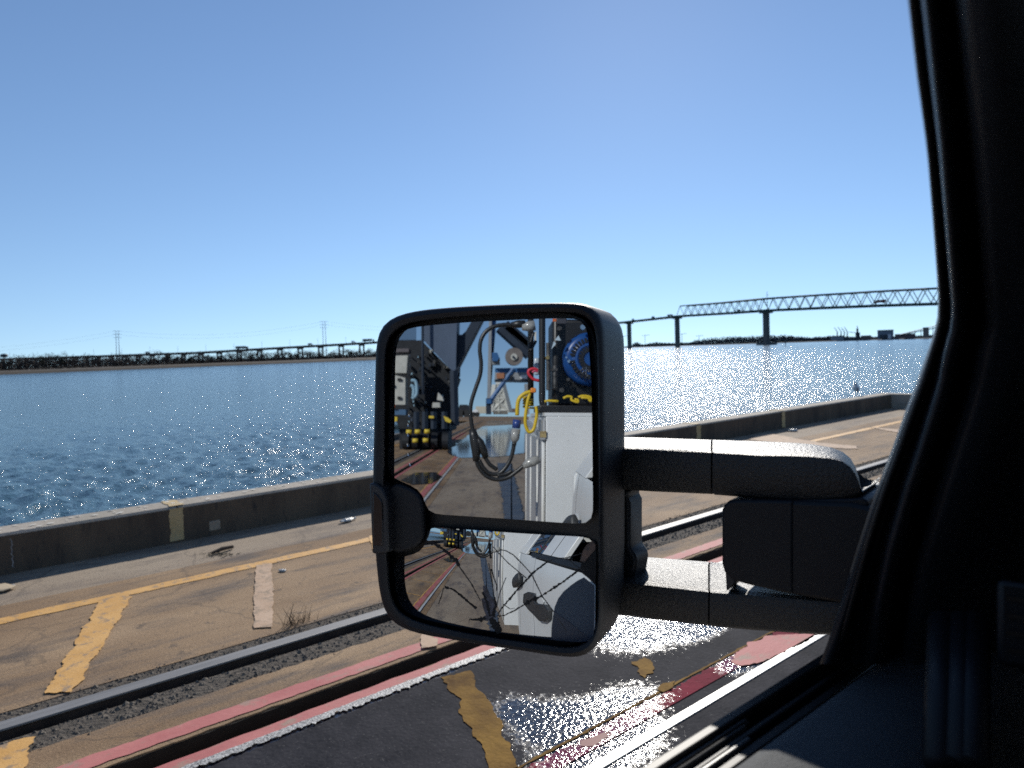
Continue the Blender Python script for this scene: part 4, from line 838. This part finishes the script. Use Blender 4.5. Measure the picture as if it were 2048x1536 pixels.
# dashboard corner with vent
MB().prism([(-.30, .82, 1.0), (-.30, .82, 1.35), (-.30, .95, 1.47), (-.30, 1.5, 1.47), (-.30, 1.5, 1.0)], (1.7, 0, 0)).build('dashboard', blk('dash_plastic', (.03, .042, .055), .5, .3, 500, .0006, .3), tk, bevel=.02)
vp = AT(2036, 1250, .62); mb = MB(); e1 = _n(np.cross(W(2036, 1250), [0, 0, 1.0])); mb.prism([vp + e1 * a + np.array([0, 0, c]) for a, c in ((-.012, -.03), (.05, -.03), (.05, .03), (-.012, .03))], W(2036, 1250) * .03); vn = mb.build('air_vent', M_blk, tk, bevel=.004)
for i in range(4): MB().prism([vp + e1 * a + np.array([0, 0, -.02 + i * .012 + c]) - W(2036, 1250) * .002 for a, c in ((-.006, 0), (.048, 0), (.048, .003), (-.006, .003))], W(2036, 1250) * .01).build('vent_slat', M_gloss, vn)
for x0 in (1885, 1925, 1950):
    MB().tube([AT(x0, 1240, .66), AT(x0 - 6, 1530, .58)], .010, 8).build('trim_rib', M_blk, tk, smooth=True)
# --- cab body, outside
def side_panel(name, y0, y1, m=M_white):
    L = []
    for y in np.linspace(y0, y1, 10): L.append([(SKX + .03, y, .50), (SKX + .012, y, .62), (SKX - .004, y, .80), (SKX - .002, y, 1.02), (SKX - .006, y, 1.10), (SKX - .006, y, 1.22), (SKX + .000, y, 1.34), (SKX + .010, y, 1.42), (SKX + .017, y, 1.437)])
    mb = MB().loft(L, closed=False); return mb.build(name, m, tk, smooth=True)
d1 = side_panel('front_door', .80, -.905); d2 = side_panel('rear_door', -.912, -1.50); side_panel('cab_corner', -1.507, -1.62)
side_panel('front_fender', .81, 2.4)
def SR(x, y, X):                                      # where the convex glass shows this point, on the plane of the door skin
    p = SPH(x, y); nn = _n(p - CC); d = W(x, y); r = d - 2 * np.dot(d, nn) * nn; return p + r * (X - p[0]) / r[0]
M_hd = blk('handle_black', (.03, .031, .033), .5, .4, 500, .0008)
HP = [(1300, 720), (1340, 700), (1390, 715), (1405, 760), (1400, 790), (1420, 815), (1500, 825), (1540, 880), (1538, 960), (1500, 992), (1450, 985), (1400, 930), (1340, 870), (1295, 810)]
h_ = MB().prism([SR(*z5(*p), SKX - .03) for p in HP], (.022, 0, 0)).build('door_handle', M_hd, d1, bevel=.004)
MB().prism([SR(*z5(*p), SKX - .012) for p in [(1405, 720), (1470, 740), (1500, 800), (1490, 830), (1400, 800)]], (.004, 0, 0)).build('handle_cup', M_white, d1)
for dd, yh in ((d2, -1.46),):
    L = []
    for t_ in np.linspace(0, 1, 9): y = yh + .18 - .36 * t_; r = .045 + .008 * math.sin(math.pi * t_); zc = 1.26 - .08 * t_; L.append([(SKX - .034 + math.cos(q) * .018, y, zc + math.sin(q) * r) for q in np.linspace(0, 6.283, 10, endpoint=False)])
    h_ = MB().loft(L, True, True).build('door_handle', blk('handle_black', (.03, .031, .033), .5, .4, 500, .0008), dd, smooth=True)
    mb = MB(); mb.prism([(SKX - .010, yh + .13 * math.cos(q), 1.225 + .055 * math.sin(q)) for q in np.linspace(0, 6.283, 20, endpoint=False)], (.012, 0, 0)); mb.build('handle_cup', mat('cup_white', (.5, .5, .5), rough=.3), dd)
def belt(y0, y1): return MB().prism([(SKX + .002, y0, 1.437), (SKX + .012, y0, 1.462), (SKX + .022, y0, 1.462), (SKX + .022, y0, 1.437)], (0, y1 - y0, 0)).build('belt_trim', M_rub, tk, bevel=.003)
belt(-.02, -1.05)
def lean(z, dx=0): return SKX + .018 + (z - BELT) * .70 + dx
def gh(name, y0, y1, z0, z1, m, dx=0, th=.03, slant=0):
    P = [(lean(z0, dx), y0, z0), (lean(z0, dx), y1, z0), (lean(z1, dx), y1 + slant, z1), (lean(z1, dx), y0 + slant, z1)]; return MB().prism(P, (th, 0, 0)).build(name, m, tk, bevel=.004)
gh('b_pillar', -.36, -.80, 1.462, 1.90, M_white); gh('pillar_gap', -.575, -.585, 1.462, 1.90, M_rub, -.002, .01)
gh('rear_window', -.80, -1.30, 1.462, 1.86, M_glassd, .008, .006); gh('window_divider', -.90, -.93, 1.462, 1.86, M_rub, .002, .01)
gh('rear_pillar', -1.30, -1.62, 1.437, 1.92, M_white, slant=.03); gh('roof_rail', 1.0, -1.62, 1.90, 1.96, M_white)
MB().prism([(SKX + .03, -1.62, .5), (SKX, -1.62, .7), (SKX, -1.62, 1.42), (lean(1.9), -1.62, 1.93), (1.4, -1.62, 1.95), (1.4, -1.62, .5)], (0, .02, 0)).build('cab_back', M_white, tk)
MB().box((lean(1.95) + .02, -1.62, 1.95), (1.45, .55, 1.98)).build('roof', M_white, tk, bevel=.01)
MB().box((1.45, -1.62, .5), (1.50, 1.0, 1.96)).build('far_side', M_white, tk)
MB().box((-.30, -2.4, .45), (1.45, 2.4, .50)).build('cab_floor', M_rub, tk)
MB().box((lean(1.9) + .05, -1.60, 1.925), (1.44, .55, 1.948)).build('headliner', blk('headliner_grey', (.04, .04, .04), .9), tk)
MB().box((-.31, .84, 1.15), (1.45, 2.5, 1.25)).build('hood', M_white, tk, bevel=.04)
MB().prism([(-.24, 1.45, 1.30), (1.4, 1.45, 1.30), (1.35, .56, 1.94), (-.12, .56, 1.94)], (0, .006, 0)).build('windshield', mat('tinted_glass', (.05, .06, .06), rough=.05), tk)
MB().box((-.12, -.85, .8), (.45, -.35, 1.55)).build('driver_seat', blk('seat_cloth', (.03, .03, .032), .9), tk, bevel=.06)
# --- equipment box behind the cab
BXX, BY0, BY1, BZ = -.395, -2.62, -4.6, 1.672
bx = MB(); bx.prism([(BXX + .02, BY0, .55), (BXX + .02, BY0, BZ), (1.45, BY0, BZ), (1.45, BY0, .55)], (0, BY1 - BY0, 0)); body = bx.build('equipment_box', M_white, tk, bevel=.004)
MB().box((BXX + .004, BY0 - .48, .62), (BXX + .018, BY0 - .02, BZ - .02)).build('box_door', M_grey, body, bevel=.003)
MB().box((BXX + .004, BY0 - 1.25, .62), (BXX + .018, BY0 - .52, BZ - .14)).build('box_door', M_grey, body, bevel=.003)
MB().box((BXX + .004, BY0 - 1.95, .62), (BXX + .018, BY0 - 1.29, BZ - .14)).build('box_door', M_grey, body, bevel=.003)
M_rust = mat('white_rusted_edge', (.70, .70, .68), (.62, .60, .55), 6, .4, c3=(.18, .10, .06), c3scale=30, c3lo=.66, c3hi=.70)
for y in (-.02, -.50, -1.27, -1.97): MB().tube([(BXX + .006, BY0 + y, .6), (BXX + .006, BY0 + y, BZ - (.09 if y == -.02 else .15))], .010, 8).build('door_edge', M_rust, body, smooth=True)
MB().prism([(BXX - .012, BY0 + .01, BZ - .10), (BXX - .012, BY0 - 1.96, BZ - .03), (BXX - .012, BY0 - 1.96, BZ - .055), (BXX - .012, BY0 + .01, BZ - .135)], (.03, 0, 0)).build('drip_rail', M_grey, body, bevel=.003)
MB().box((BXX - .014, BY0 - .03, BZ - .12), (BXX + .02, BY0 + .012, BZ - .085)).build('rail_end', mat('rusty_end', (.45, .35, .15), (.2, .14, .08), 60, .7), body)
MB().box((BXX + .01, BY0 + .002, BZ + .001), (.8, BY1 + .5, BZ + .02)).build('box_lid_edge', M_white, body)
# --- generator on the box
GYp = -2.80
def m4(x, y, Y=GYp): return MY(930 + x / 4.655, 630 + y / 4.655, Y)
gn = thing('generator', m4(900, 850), 'portable generator with a blue round starter cover in a black frame on the equipment box', 'generator')
M_gb = blk('generator_black', (.012, .012, .013), .4); M_blue = mat('generator_blue', (.008, .050, .19), (.011, .062, .22), 20, .3); M_eng = mat('engine_grey', (.03, .03, .03), (.12, .115, .11), 22, .45, metal=.3)
fr = [m4(720, 780), m4(720, 400), m4(720, -200)]
MB().tube(spline([m4(760, 845), m4(728, 835), m4(718, 790), m4(718, 700), m4(718, 400), m4(718, 0), m4(718, -260)], 5), .020, 10).build('frame_tube', M_gb, gn, smooth=True)
MB().tube([m4(612, 850, GYp - .5), m4(612, 20, GYp - .5), m4(612, -250, GYp - .5)], .020, 8).build('frame_tube', M_gb, gn, smooth=True)
MB().tube([m4(718, -255), m4(1400, -255)], .018, 8).build('frame_tube', M_gb, gn, smooth=True)
MB().tube([m4(600, -240, GYp - .5), m4(1300, -240, GYp - .5)], .018, 8).build('frame_tube', M_gb, gn, smooth=True)
a, c = m4(690, 800), m4(1500, 855); MB().box((a[0], GYp - .55, BZ + .021), (c[0], GYp + .03, BZ + .065)).build('base_tray', M_gb, gn, bevel=.006)
# engine block: crankcase, cylinder, tank, panel
cc = m4(1180, 400); RC = float(np.linalg.norm(m4(1180, 400) - m4(925, 400)))
a, c = m4(770, 780, GYp - .25), m4(1400, 60, GYp - .25)
MB().box((a[0] + .02, GYp - .50, BZ + .06), (c[0] + .25, GYp - .16, c[2])).build('crankcase', M_eng if False else M_gb, gn, bevel=.02)
MB().tube([m4(775, 260), m4(775, 700)], .013, 8).build('bracket', M_eng, gn); MB().tube([m4(838, 470), m4(838, 680)], .012, 8).build('bolt_rod', M_eng, gn)
MB().box(tuple(np.minimum(m4(800, 500), m4(860, 520)) - (0, .02, 0)), tuple(np.maximum(m4(800, 500), m4(860, 520)) + (0, .02, 0))).build('rod_flange', M_eng, gn)
MB().disc(m4(765, 400) - (0, .02, 0), (0, 1, 0), .012, .05, 8).build('fitting', mat('brass', (.35, .27, .12), rough=.4, metal=.7), gn)
for x, y, r, m in ((880, 125, .013, M_eng), (1095, 115, .016, mat('chrome', (.55, .55, .55), rough=.2, metal=1)), (900, 700, .014, M_eng), (1115, 75, .01, M_eng), (960, 600, .01, M_eng)):
    MB().disc(m4(x, y) - (0, .02, 0), (0, 1, 0), r, .03, 10).build('knob', m, gn)
MB().tube(spline([m4(640, 160, -2.95), m4(600, 300, -2.95), m4(610, 330, -2.95), m4(660, 240, -2.95)], 6), .010, 6).build('hose', M_gb, gn, smooth=True)
MB().box(tuple(m4(640, 560, -3.1)), tuple(m4(690, 400, -3.1) + (0, .02, 0))).build('fuel_filter', mat('clear_filter', (.45, .52, .58), rough=.2), gn, bevel=.01)
MB().box(tuple(m4(645, 250, -3.1)), tuple(m4(662, 160, -3.1) + (0, .02, 0))).build('clip', mat('clip_white', (.6, .6, .55)), gn)
MB().box(tuple(m4(815, 62)), tuple(m4(848, 32) + (0, .01, 0))).build('warning_tag', mat('tag_orange', (.55, .12, .03)), gn)
MB().box(tuple(m4(850, 85)), tuple(m4(945, 20) + (0, .01, 0))).build('control_panel', mat('panel_grey', (.05, .05, .06), rough=.4), gn, bevel=.004)
for pts in ([(835, 235), (870, 190), (893, 240)], [(805, 320), (825, 245), (848, 268), (820, 300)]):
    MB().prism([m4(*p) + (0, .004, 0) for p in pts], (0, -.004, 0)).build('reflector', mat('pale_metal', (.45, .55, .62), rough=.3), gn)
# the recoil starter cover: stepped dome with ring of slots
rc = []; ccY = np.array([cc[0], GYp - .10, cc[2]])
prof = [(1.00, -.06), (1.01, .0), (.98, .02), (.86, .035), (.80, .038), (.74, .055), (.58, .064), (.50, .066), (.46, .060), (.10, .060)]
for f_, dy in prof: rc.append([ccY + np.array([math.cos(q) * RC * f_, dy, math.sin(q) * RC * f_]) for q in np.linspace(0, 2 * math.pi, 48, endpoint=False)])
cov = MB().loft(rc, False, True).build('starter_cover', M_blue, gn, sharp=50)
for ring, r0, r1, dy, nS in ((0, .60, .78, .0655, 34), (1, .26, .46, .0625, 22), (2, .86, .95, .036, 0)):
    for i in range(nS):
        q = 2 * math.pi * i / nS
        if ring == 0 and i % 9 == 8: continue
        e_, t_ = np.array([math.cos(q), 0, math.sin(q)]), np.array([-math.sin(q), 0, math.cos(q)]); w_ = RC * .045
        MB().prism([ccY + e_ * RC * r0 - t_ * w_ + (0, dy, 0), ccY + e_ * RC * r1 - t_ * w_ + (0, dy, 0), ccY + e_ * RC * r1 + t_ * w_ + (0, dy, 0), ccY + e_ * RC * r0 + t_ * w_ + (0, dy, 0)], (0, .003, 0)).build('vent_slot', M_gb, cov)
for x, y in ((975, 425), (1090, 285), (950, 390)): MB().disc(m4(x, y) - (0, .05, 0), (0, 1, 0), .010 if x != 950 else .006, .01, 10).build('bolt', mat('bolt_steel', (.6, .6, .6), rough=.2, metal=1), cov)
mb = MB(); rg = random.Random(8)
for i in range(14): p = np.array([rg.uniform(1110, 1180), rg.uniform(470, 550)]); mb.tube([m4(*p) - (0, .03, 0), m4(*(p + (rg.gauss(0, 20), rg.gauss(0, 20)))) - (0, .03, 0)], .003, 4)
o = mb.build('screen_glint', mat('screen_steel', (.5, .5, .5), rough=.3, metal=1), cov); o['kind'] = 'stuff'
# --- cords
M_ycord = mat('yellow_cord', (.62, .43, .02), rough=.4); M_kcord = blk('black_cord', (.018, .018, .018), .38); M_clear = mat('clear_plug', (.36, .36, .34), (.24, .24, .23), 60, .2)
M_navy = mat('blue_plug_band', (.03, .06, .22), rough=.3)
yc = thing('yellow_extension_cord', m4(605, 730), 'yellow extension cord looping from an orange plug below the generator frame', 'cord')
MB().tube(spline([m4(610, 715), m4(560, 730), m4(510, 770), m4(490, 830), m4(485, 935)], 6), .012, 8).build('cord', M_ycord, yc, smooth=True)
MB().tube(spline([m4(605, 730), m4(585, 800), m4(565, 920), m4(562, 1010), m4(580, 1070), m4(605, 1090), m4(640, 1060), m4(662, 970), m4(668, 900), m4(660, 850)], 6), .010, 8).build('cord', M_ycord, yc, smooth=True)
for y in (775, 800, 825, 855): MB().tube(spline([m4(590, y - 15, -2.84), m4(545, y - 5, -2.84), m4(560, y + 5, -2.84), m4(640, y + 12, -2.84)], 4), .006, 6).build('coil', M_ycord, yc, smooth=True)
MB().box(tuple(m4(608, 725)), tuple(m4(660, 680) + (0, .03, 0))).build('plug', mat('orange_plug', (.70, .22, .03), rough=.4), yc, bevel=.006)
for pts in ([(915, 775), (955, 757), (995, 765), (990, 790), (1050, 812), (1050, 790), (1020, 785)], [(1055, 765), (1100, 752), (1170, 765), (1180, 800), (1160, 795), (1150, 775), (1080, 768)], [(740, 805), (780, 798), (870, 803)]):
    MB().tube(spline([m4(*p, GYp + .04) for p in pts], 3), .008, 6).build('coil', M_ycord, yc, smooth=True)
rc_ = thing('red_cord', m4(600, 510), 'short red battery lead looping out of the generator frame', 'cord')
MB().tube(spline([m4(680, 515), m4(640, 500), m4(600, 512), m4(590, 535), m4(603, 565), m4(640, 598), m4(690, 612)], 5), .009, 8).build('cord', mat('red_rubber', (.55, .03, .05), rough=.4), rc_, smooth=True)
MB().tube([m4(625, 535), m4(650, 520), m4(680, 525)], .008, 6).build('clamp', mat('pink_clamp', (.5, .06, .12), rough=.4), rc_)
bc = thing('splitter_cable', m4(60, 1100), 'heavy black splitter cable hanging in a big loop beside the generator', 'cable')
MB().tube(spline([m4(430, 95), m4(370, 90), m4(280, 105), m4(200, 150), m4(150, 230), m4(138, 330), m4(150, 450), m4(140, 560), m4(100, 680), m4(62, 800), m4(50, 900), m4(60, 1000), m4(72, 1075)], 7), .0125, 10).build('cable', M_kcord, bc, smooth=True)
MB().tube([m4(68, 1065), m4(80, 1120), m4(100, 1200), m4(105, 1300), m4(105, 1360)], [.020, .026, .032, .024, .020], 12).build('junction', M_kcord, bc, smooth=True)
MB().tube([m4(100, 1130), m4(140, 1190), m4(175, 1270), m4(195, 1330)], [.016, .026, .024, .018], 10).build('junction', M_kcord, bc, smooth=True)
MB().tube(spline([m4(105, 1350), m4(130, 1420), m4(200, 1500), m4(300, 1532), m4(400, 1512), m4(490, 1450), m4(545, 1405)], 7), .0125, 10).build('cable', M_kcord, bc, smooth=True)
MB().tube(spline([m4(185, 1320), m4(230, 1390), m4(300, 1440)], 5), .0125, 10).build('cable', M_kcord, bc, smooth=True)
MB().tube(spline([m4(130, 1350), m4(170, 1420), m4(230, 1475), m4(310, 1478), m4(370, 1430), m4(420, 1350), m4(447, 1260), m4(458, 1180)], 7), .0125, 10).build('cable', M_kcord, bc, smooth=True)
MB().tube(spline([m4(300, 1495), m4(380, 1480), m4(440, 1450)], 5), .012, 10).build('cable', M_kcord, bc, smooth=True)
MB().tube([m4(430, 92), m4(500, 85), m4(560, 80)], [.016, .024, .02], 10).build('connector', M_kcord, bc, smooth=True)
MB().tube([m4(530, 110), m4(600, 105), m4(650, 95)], [.022, .032, .03], 12).build('clear_plug', M_clear, bc, smooth=True)
MB().tube([m4(540, 1415), m4(580, 1385), m4(640, 1360), m4(690, 1340)], [.012, .026, .030, .020], 12).build('clear_plug', M_clear, bc, smooth=True)
MB().tube([m4(460, 1185), m4(465, 1150), m4(475, 1060)], [.014, .026, .027], 12).build('clear_plug', M_clear, bc, smooth=True)
MB().tube([m4(476, 1055), m4(485, 975)], [.024, .024], 12).build('plug_band', M_navy, bc, smooth=True)
MB().tube([m4(456, 1215), m4(460, 1182)], .014, 10).build('collar', M_kcord, bc, smooth=True)
# ================================================================== THE CRANES BEHIND THE TRUCK (seen in the mirror)
YC1 = -34.0
def z3(x, y, Y=YC1): return MY(760 + x / 4.655, 630 + y / 4.655, Y)
M_cn = mat('crane_navy', (.006, .014, .03), (.011, .024, .045), .6, .6); M_cl = mat('crane_blue_grey', (.055, .08, .125), (.075, .105, .16), .5, .5); M_cdk = mat('crane_machinery', (.004, .006, .010), (.012, .015, .020), 3, .7)
M_cab = mat('cabinet_grey', (.40, .40, .36), (.50, .49, .44), 3, .6, c3=(.25, .24, .2), c3lo=.6, c3hi=.7); M_yb = mat('bumper_yellow', (.62, .45, .04), rough=.5); M_ltb = mat('hose_light_blue', (.25, .40, .50), rough=.5)
c1 = thing('quay_crane', z3(430, 1200), 'huge dark blue gantry crane travelling on the quay rail behind the truck', 'crane')
def cpr(name, pts, dep, m, Y=YC1, par=c1, bev=0): return MB().prism([z3(*p, Y) for p in pts], (0, -dep, 0)).build(name, m, par, bevel=bev)
cpr('sill_beam', [(-160, 240), (385, 235), (620, 470), (690, 530), (660, 620), (660, 900), (640, 1090), (500, 1120), (300, 1100), (190, 1060), (100, 900), (-160, 880)], 8, M_cdk, YC1 - 2)
cpr('portal_leg', [(400, -60), (720, -60), (705, 500), (690, 535), (640, 490), (410, 240)], 3.0, M_cl, YC1)
cpr('leg_side', [(702, -60), (704, 140), (735, 185), (765, 182), (800, 150), (845, 70), (900, -60), (1000, -60), (700, 530), (692, 535)], 2.0, M_cn, YC1 - .5)
cpr('cable_reel_house', [(-200, -100), (330, -100), (330, 232), (-200, 238)], .4, mat('glazing_blue', (.10, .17, .27), rough=.2), YC1 - 3)
MB().tube([z3(395, -60, YC1 + .5), z3(400, 740, YC1 + .5)], .07, 6).build('ladder_rail', M_cab if False else M_cn, c1)
MB().tube([z3(686, 520, YC1 + .3), z3(700, 1030, YC1 + .3)], .22, 6).build('downpipe', M_cn, c1)
for y in (505, 570): MB().tube([z3(735, y), z3(700, y + 6)], .06, 5).build('handrail', M_cn, c1)
MB().tube([z3(738, 480), z3(735, 570), z3(715, 590)], .06, 5).build('handrail', M_cn, c1)
cpr('electrical_cabinet', [(115, 380), (258, 375), (245, 540), (112, 540)], 1.2, M_cab, YC1 + .8); cpr('electrical_cabinet', [(95, 548), (235, 585), (235, 835), (85, 835)], 1.2, M_cab, YC1 + .9)
cpr('canopy', [(118, 312), (268, 312), (268, 345), (118, 345)], 1.0, mat('canopy_brown', (.10, .085, .09)), YC1 + .6)
for x, y in ((180, 600), (120, 660), (180, 772)): cpr('cabinet_vent', [(x - 18, y - 12), (x + 18, y - 12), (x + 18, y + 12), (x - 18, y + 12)], .05, M_cdk, YC1 + 1.0)
for k, pts in enumerate(([(290, 610), (325, 612), (340, 650), (340, 740), (300, 780)], [(285, 655), (305, 665), (315, 700), (310, 765)])): MB().tube(spline([z3(*p, YC1 + .7) for p in pts], 4), .09, 6).build('hose', M_ltb, c1, smooth=True)
for x, y in ((270, 1088), (350, 1086), (438, 1084), (328, 1170), (425, 1167)): MB().tube([z3(x - 24, y, YC1 + 1), z3(x + 24, y, YC1 + 1)], .11, 10).build('buffer', M_yb, c1, smooth=True)
cpr('buffer', [(80, 945), (160, 948), (160, 985), (80, 1012)], .5, M_yb, YC1 + .8); cpr('buffer', [(590, 940), (630, 955), (665, 985), (650, 1005), (610, 990)], .5, M_yb, YC1 + .8); cpr('buffer', [(585, 1290), (628, 1292), (625, 1330), (600, 1335)], .4, M_yb, YC1 + 1.0)
cpr('buffer', [(455, 938), (500, 940), (500, 962), (455, 960)], .4, M_yb, YC1 + .8)
cpr('motor', [(490, 815), (555, 815), (560, 860), (485, 862)], .5, M_cab, YC1 + .7); cpr('motor', [(540, 720), (580, 760), (590, 800), (530, 790)], .5, M_cab, YC1 + .7)
cpr('beacon', [(105, 838), (135, 838), (135, 862), (105, 862)], .3, mat('beacon_orange', (.6, .12, .03)), YC1 + 1.0); cpr('walkway', [(80, 880), (240, 880), (240, 930), (80, 930)], .8, mat('walkway_blue', (.05, .12, .22)), YC1 + .8)
for x in (340, 420, 500, 600): MB().tube([z3(x, 900, YC1 + .5), z3(x, 1060, YC1 + .5)], .16, 6).build('frame_post', M_cn, c1)
for x in (215, 300, 400, 480, 580): MB().disc(np.array(z3(x, 1200, YC1 + .3)) * (1, 1, 0) + np.array([0, 0, .45]), (1, 0, 0), .42, .3, 16).build('wheel', M_cdk, c1)
cpr('bogie', [(180, 1060), (640, 1090), (640, 1235), (450, 1245), (180, 1250)], 3, M_cdk, YC1)
for k in range(110):
    rg = random.Random(100 + k); x, y = rg.uniform(250, 660), rg.uniform(300, 1090); s_ = rg.uniform(5, 20); m = rg.choice([M_cdk, M_cn, M_cn, M_eng, M_ltb, M_cab, M_cl]) if rg.random() < .5 else M_cn
    cpr('bracket', [(x, y), (x + s_ * rg.uniform(.4, 1), y), (x + s_ * .8, y + s_ * rg.uniform(.5, 2)), (x, y + s_ * rg.uniform(.5, 2))], .3, m, YC1 - 1.6)
# second crane farther down the quay
YC2 = -140.0
def z4(x, y, Y=YC2): return MY(930 + x / 4.655, 630 + y / 4.655, Y)
M_c2g = mat('crane_pale_grey', (.22, .235, .25), (.28, .29, .30), .3, .6); M_c2b = mat('crane_blue', (.02, .10, .26), rough=.5)
c2 = thing('gantry_crane', z4(220, 925), 'tall pale grey and blue gantry crane far down the quay', 'crane')
def q4(name, pts, dep, m, Y=YC2): return MB().prism([z4(*p, Y) for p in pts], (0, -dep, 0)).build(name, m, c2)
q4('leg', [(226, -60), (250, -60), (238, 780), (205, 780)], 3, M_c2g); q4('leg', [(252, -60), (298, -60), (275, 180), (240, 380), (236, 780), (244, 300)], 2, M_c2b, YC2 - 1)
q4('bogie', [(195, 775), (245, 775), (245, 925), (195, 925)], 4, M_cn, YC2 + 1); q4('bogie', [(200, 780), (245, 780), (245, 825), (200, 825)], 4, M_c2b, YC2 + 1.5)
MB().tube([z4(238, 830), z4(250, 780), z4(450, 500)], .5, 6).build('brace', M_c2b, c2)
for a, c in (((320, 120), (600, 375)), ((390, 110), (600, 300)), ((370, 90), (600, 280))): MB().tube([z4(*a), z4(*c)], 1.1, 5).build('boom_stay', M_cn, c2)
q4('platform', [(250, 400), (325, 400), (325, 460), (250, 460)], 2, M_c2g, YC2 + 2); q4('winch', [(250, 350), (300, 350), (320, 395), (300, 430), (255, 430)], 2, M_c2b, YC2 + 3)
q4('cross_beam', [(280, 495), (600, 490), (600, 535), (280, 535)], 4, M_c2b); q4('cross_beam', [(280, 535), (600, 535), (600, 605), (275, 600)], 4, M_c2g); q4('cross_beam', [(275, 604), (600, 610), (600, 622), (275, 615)], 4, M_cn, YC2 + .5)
q4('panel', [(295, 540), (365, 540), (365, 590), (295, 590)], .5, mat('rust_panel', (.34, .14, .07)), YC2 + .6); q4('panel', [(515, 560), (578, 560), (578, 592), (515, 592)], .5, M_vw, YC2 + .6); q4('panel', [(420, 560), (440, 560), (440, 600), (420, 600)], .5, M_cdk, YC2 + .6)
rr_ = float(np.linalg.norm(z4(450, 390) - z4(370, 390))); MB().disc(z4(455, 392, YC2 + 3), (0, 1, 0), rr_, 1.5, 28).build('cable_reel', mat('reel_brown', (.13, .11, .10), (.19, .165, .15), .4, .6), c2)
MB().disc(z4(455, 392, YC2 + 4.4), (0, 1, 0), rr_ * .38, .5, 20).build('reel_hub', M_cab, c2); MB().disc(z4(450, 392, YC2 + 4.8), (0, 1, 0), rr_ * .14, .5, 12).build('reel_hub', M_cn, c2)
q4('far_leg', [(555, 640), (600, 640), (600, 925), (560, 925)], 2, M_c2g, YC2 - 20)
lt = thing('lattice_tower', MY(1005, 829, -170), 'pale lattice tower standing on the quay behind the far crane', 'tower')
for a, c in (((285, 650), (255, 905)), ((345, 650), (410, 905)), ((310, 650), (320, 905)), ((262, 890), (400, 890)), ((275, 780), (370, 780)), ((283, 700), (352, 700)), ((285, 650), (345, 650)), ((283, 700), (370, 780)), ((275, 780), (400, 890)), ((352, 700), (275, 780)), ((370, 780), (260, 890))):
    MB().tube([z4(*a, -170), z4(*c, -170)], .9, 4).build('lattice_bar', mat('pale_steel', (.50, .50, .46), rough=.6), lt)
# things standing far down the quay
def qb(name, pts, Y, m, lab, cat, dep=3, grp=None):
    t = thing(name, z4(*pts[0], Y), lab, cat, grp); MB().prism([z4(*p, Y) for p in pts], (0, -dep, 0)).build('body', m, t); return t
qb('storage_shed', [(100, 850), (210, 850), (210, 915), (100, 915)], -200, mat('shed_cream', (.5, .47, .38)), 'low cream shed at the far end of the quay in the mirror', 'shed', 12)
qb('storage_shed', [(405, 870), (480, 870), (480, 905), (405, 905)], -220, mat('shed_brown3', (.12, .08, .07)), 'low brown shed right of the lattice tower in the mirror', 'shed', 12)
t = qb('parked_tractor', [(-60, 870), (-50, 835), (20, 835), (40, 870), (40, 920), (-60, 920)], -90, M_cdk, 'dark yard tractor parked left of the hanging cable in the mirror', 'tractor', 4)
for x in (-40, 15): MB().disc(z4(x, 915, -89.5), (0, 1, 0), .5, .4, 12).build('wheel', M_ty, t)
t = qb('parked_pickup', [(70, 895), (85, 880), (110, 880), (125, 900), (125, 925), (70, 925)], -100, M_vw, 'white pickup parked right of the hanging cable in the mirror', 'pickup', 2)
for x in (80, 115): MB().disc(z4(x, 925, -99.5), (0, 1, 0), .35, .3, 12).build('wheel', M_ty, t)
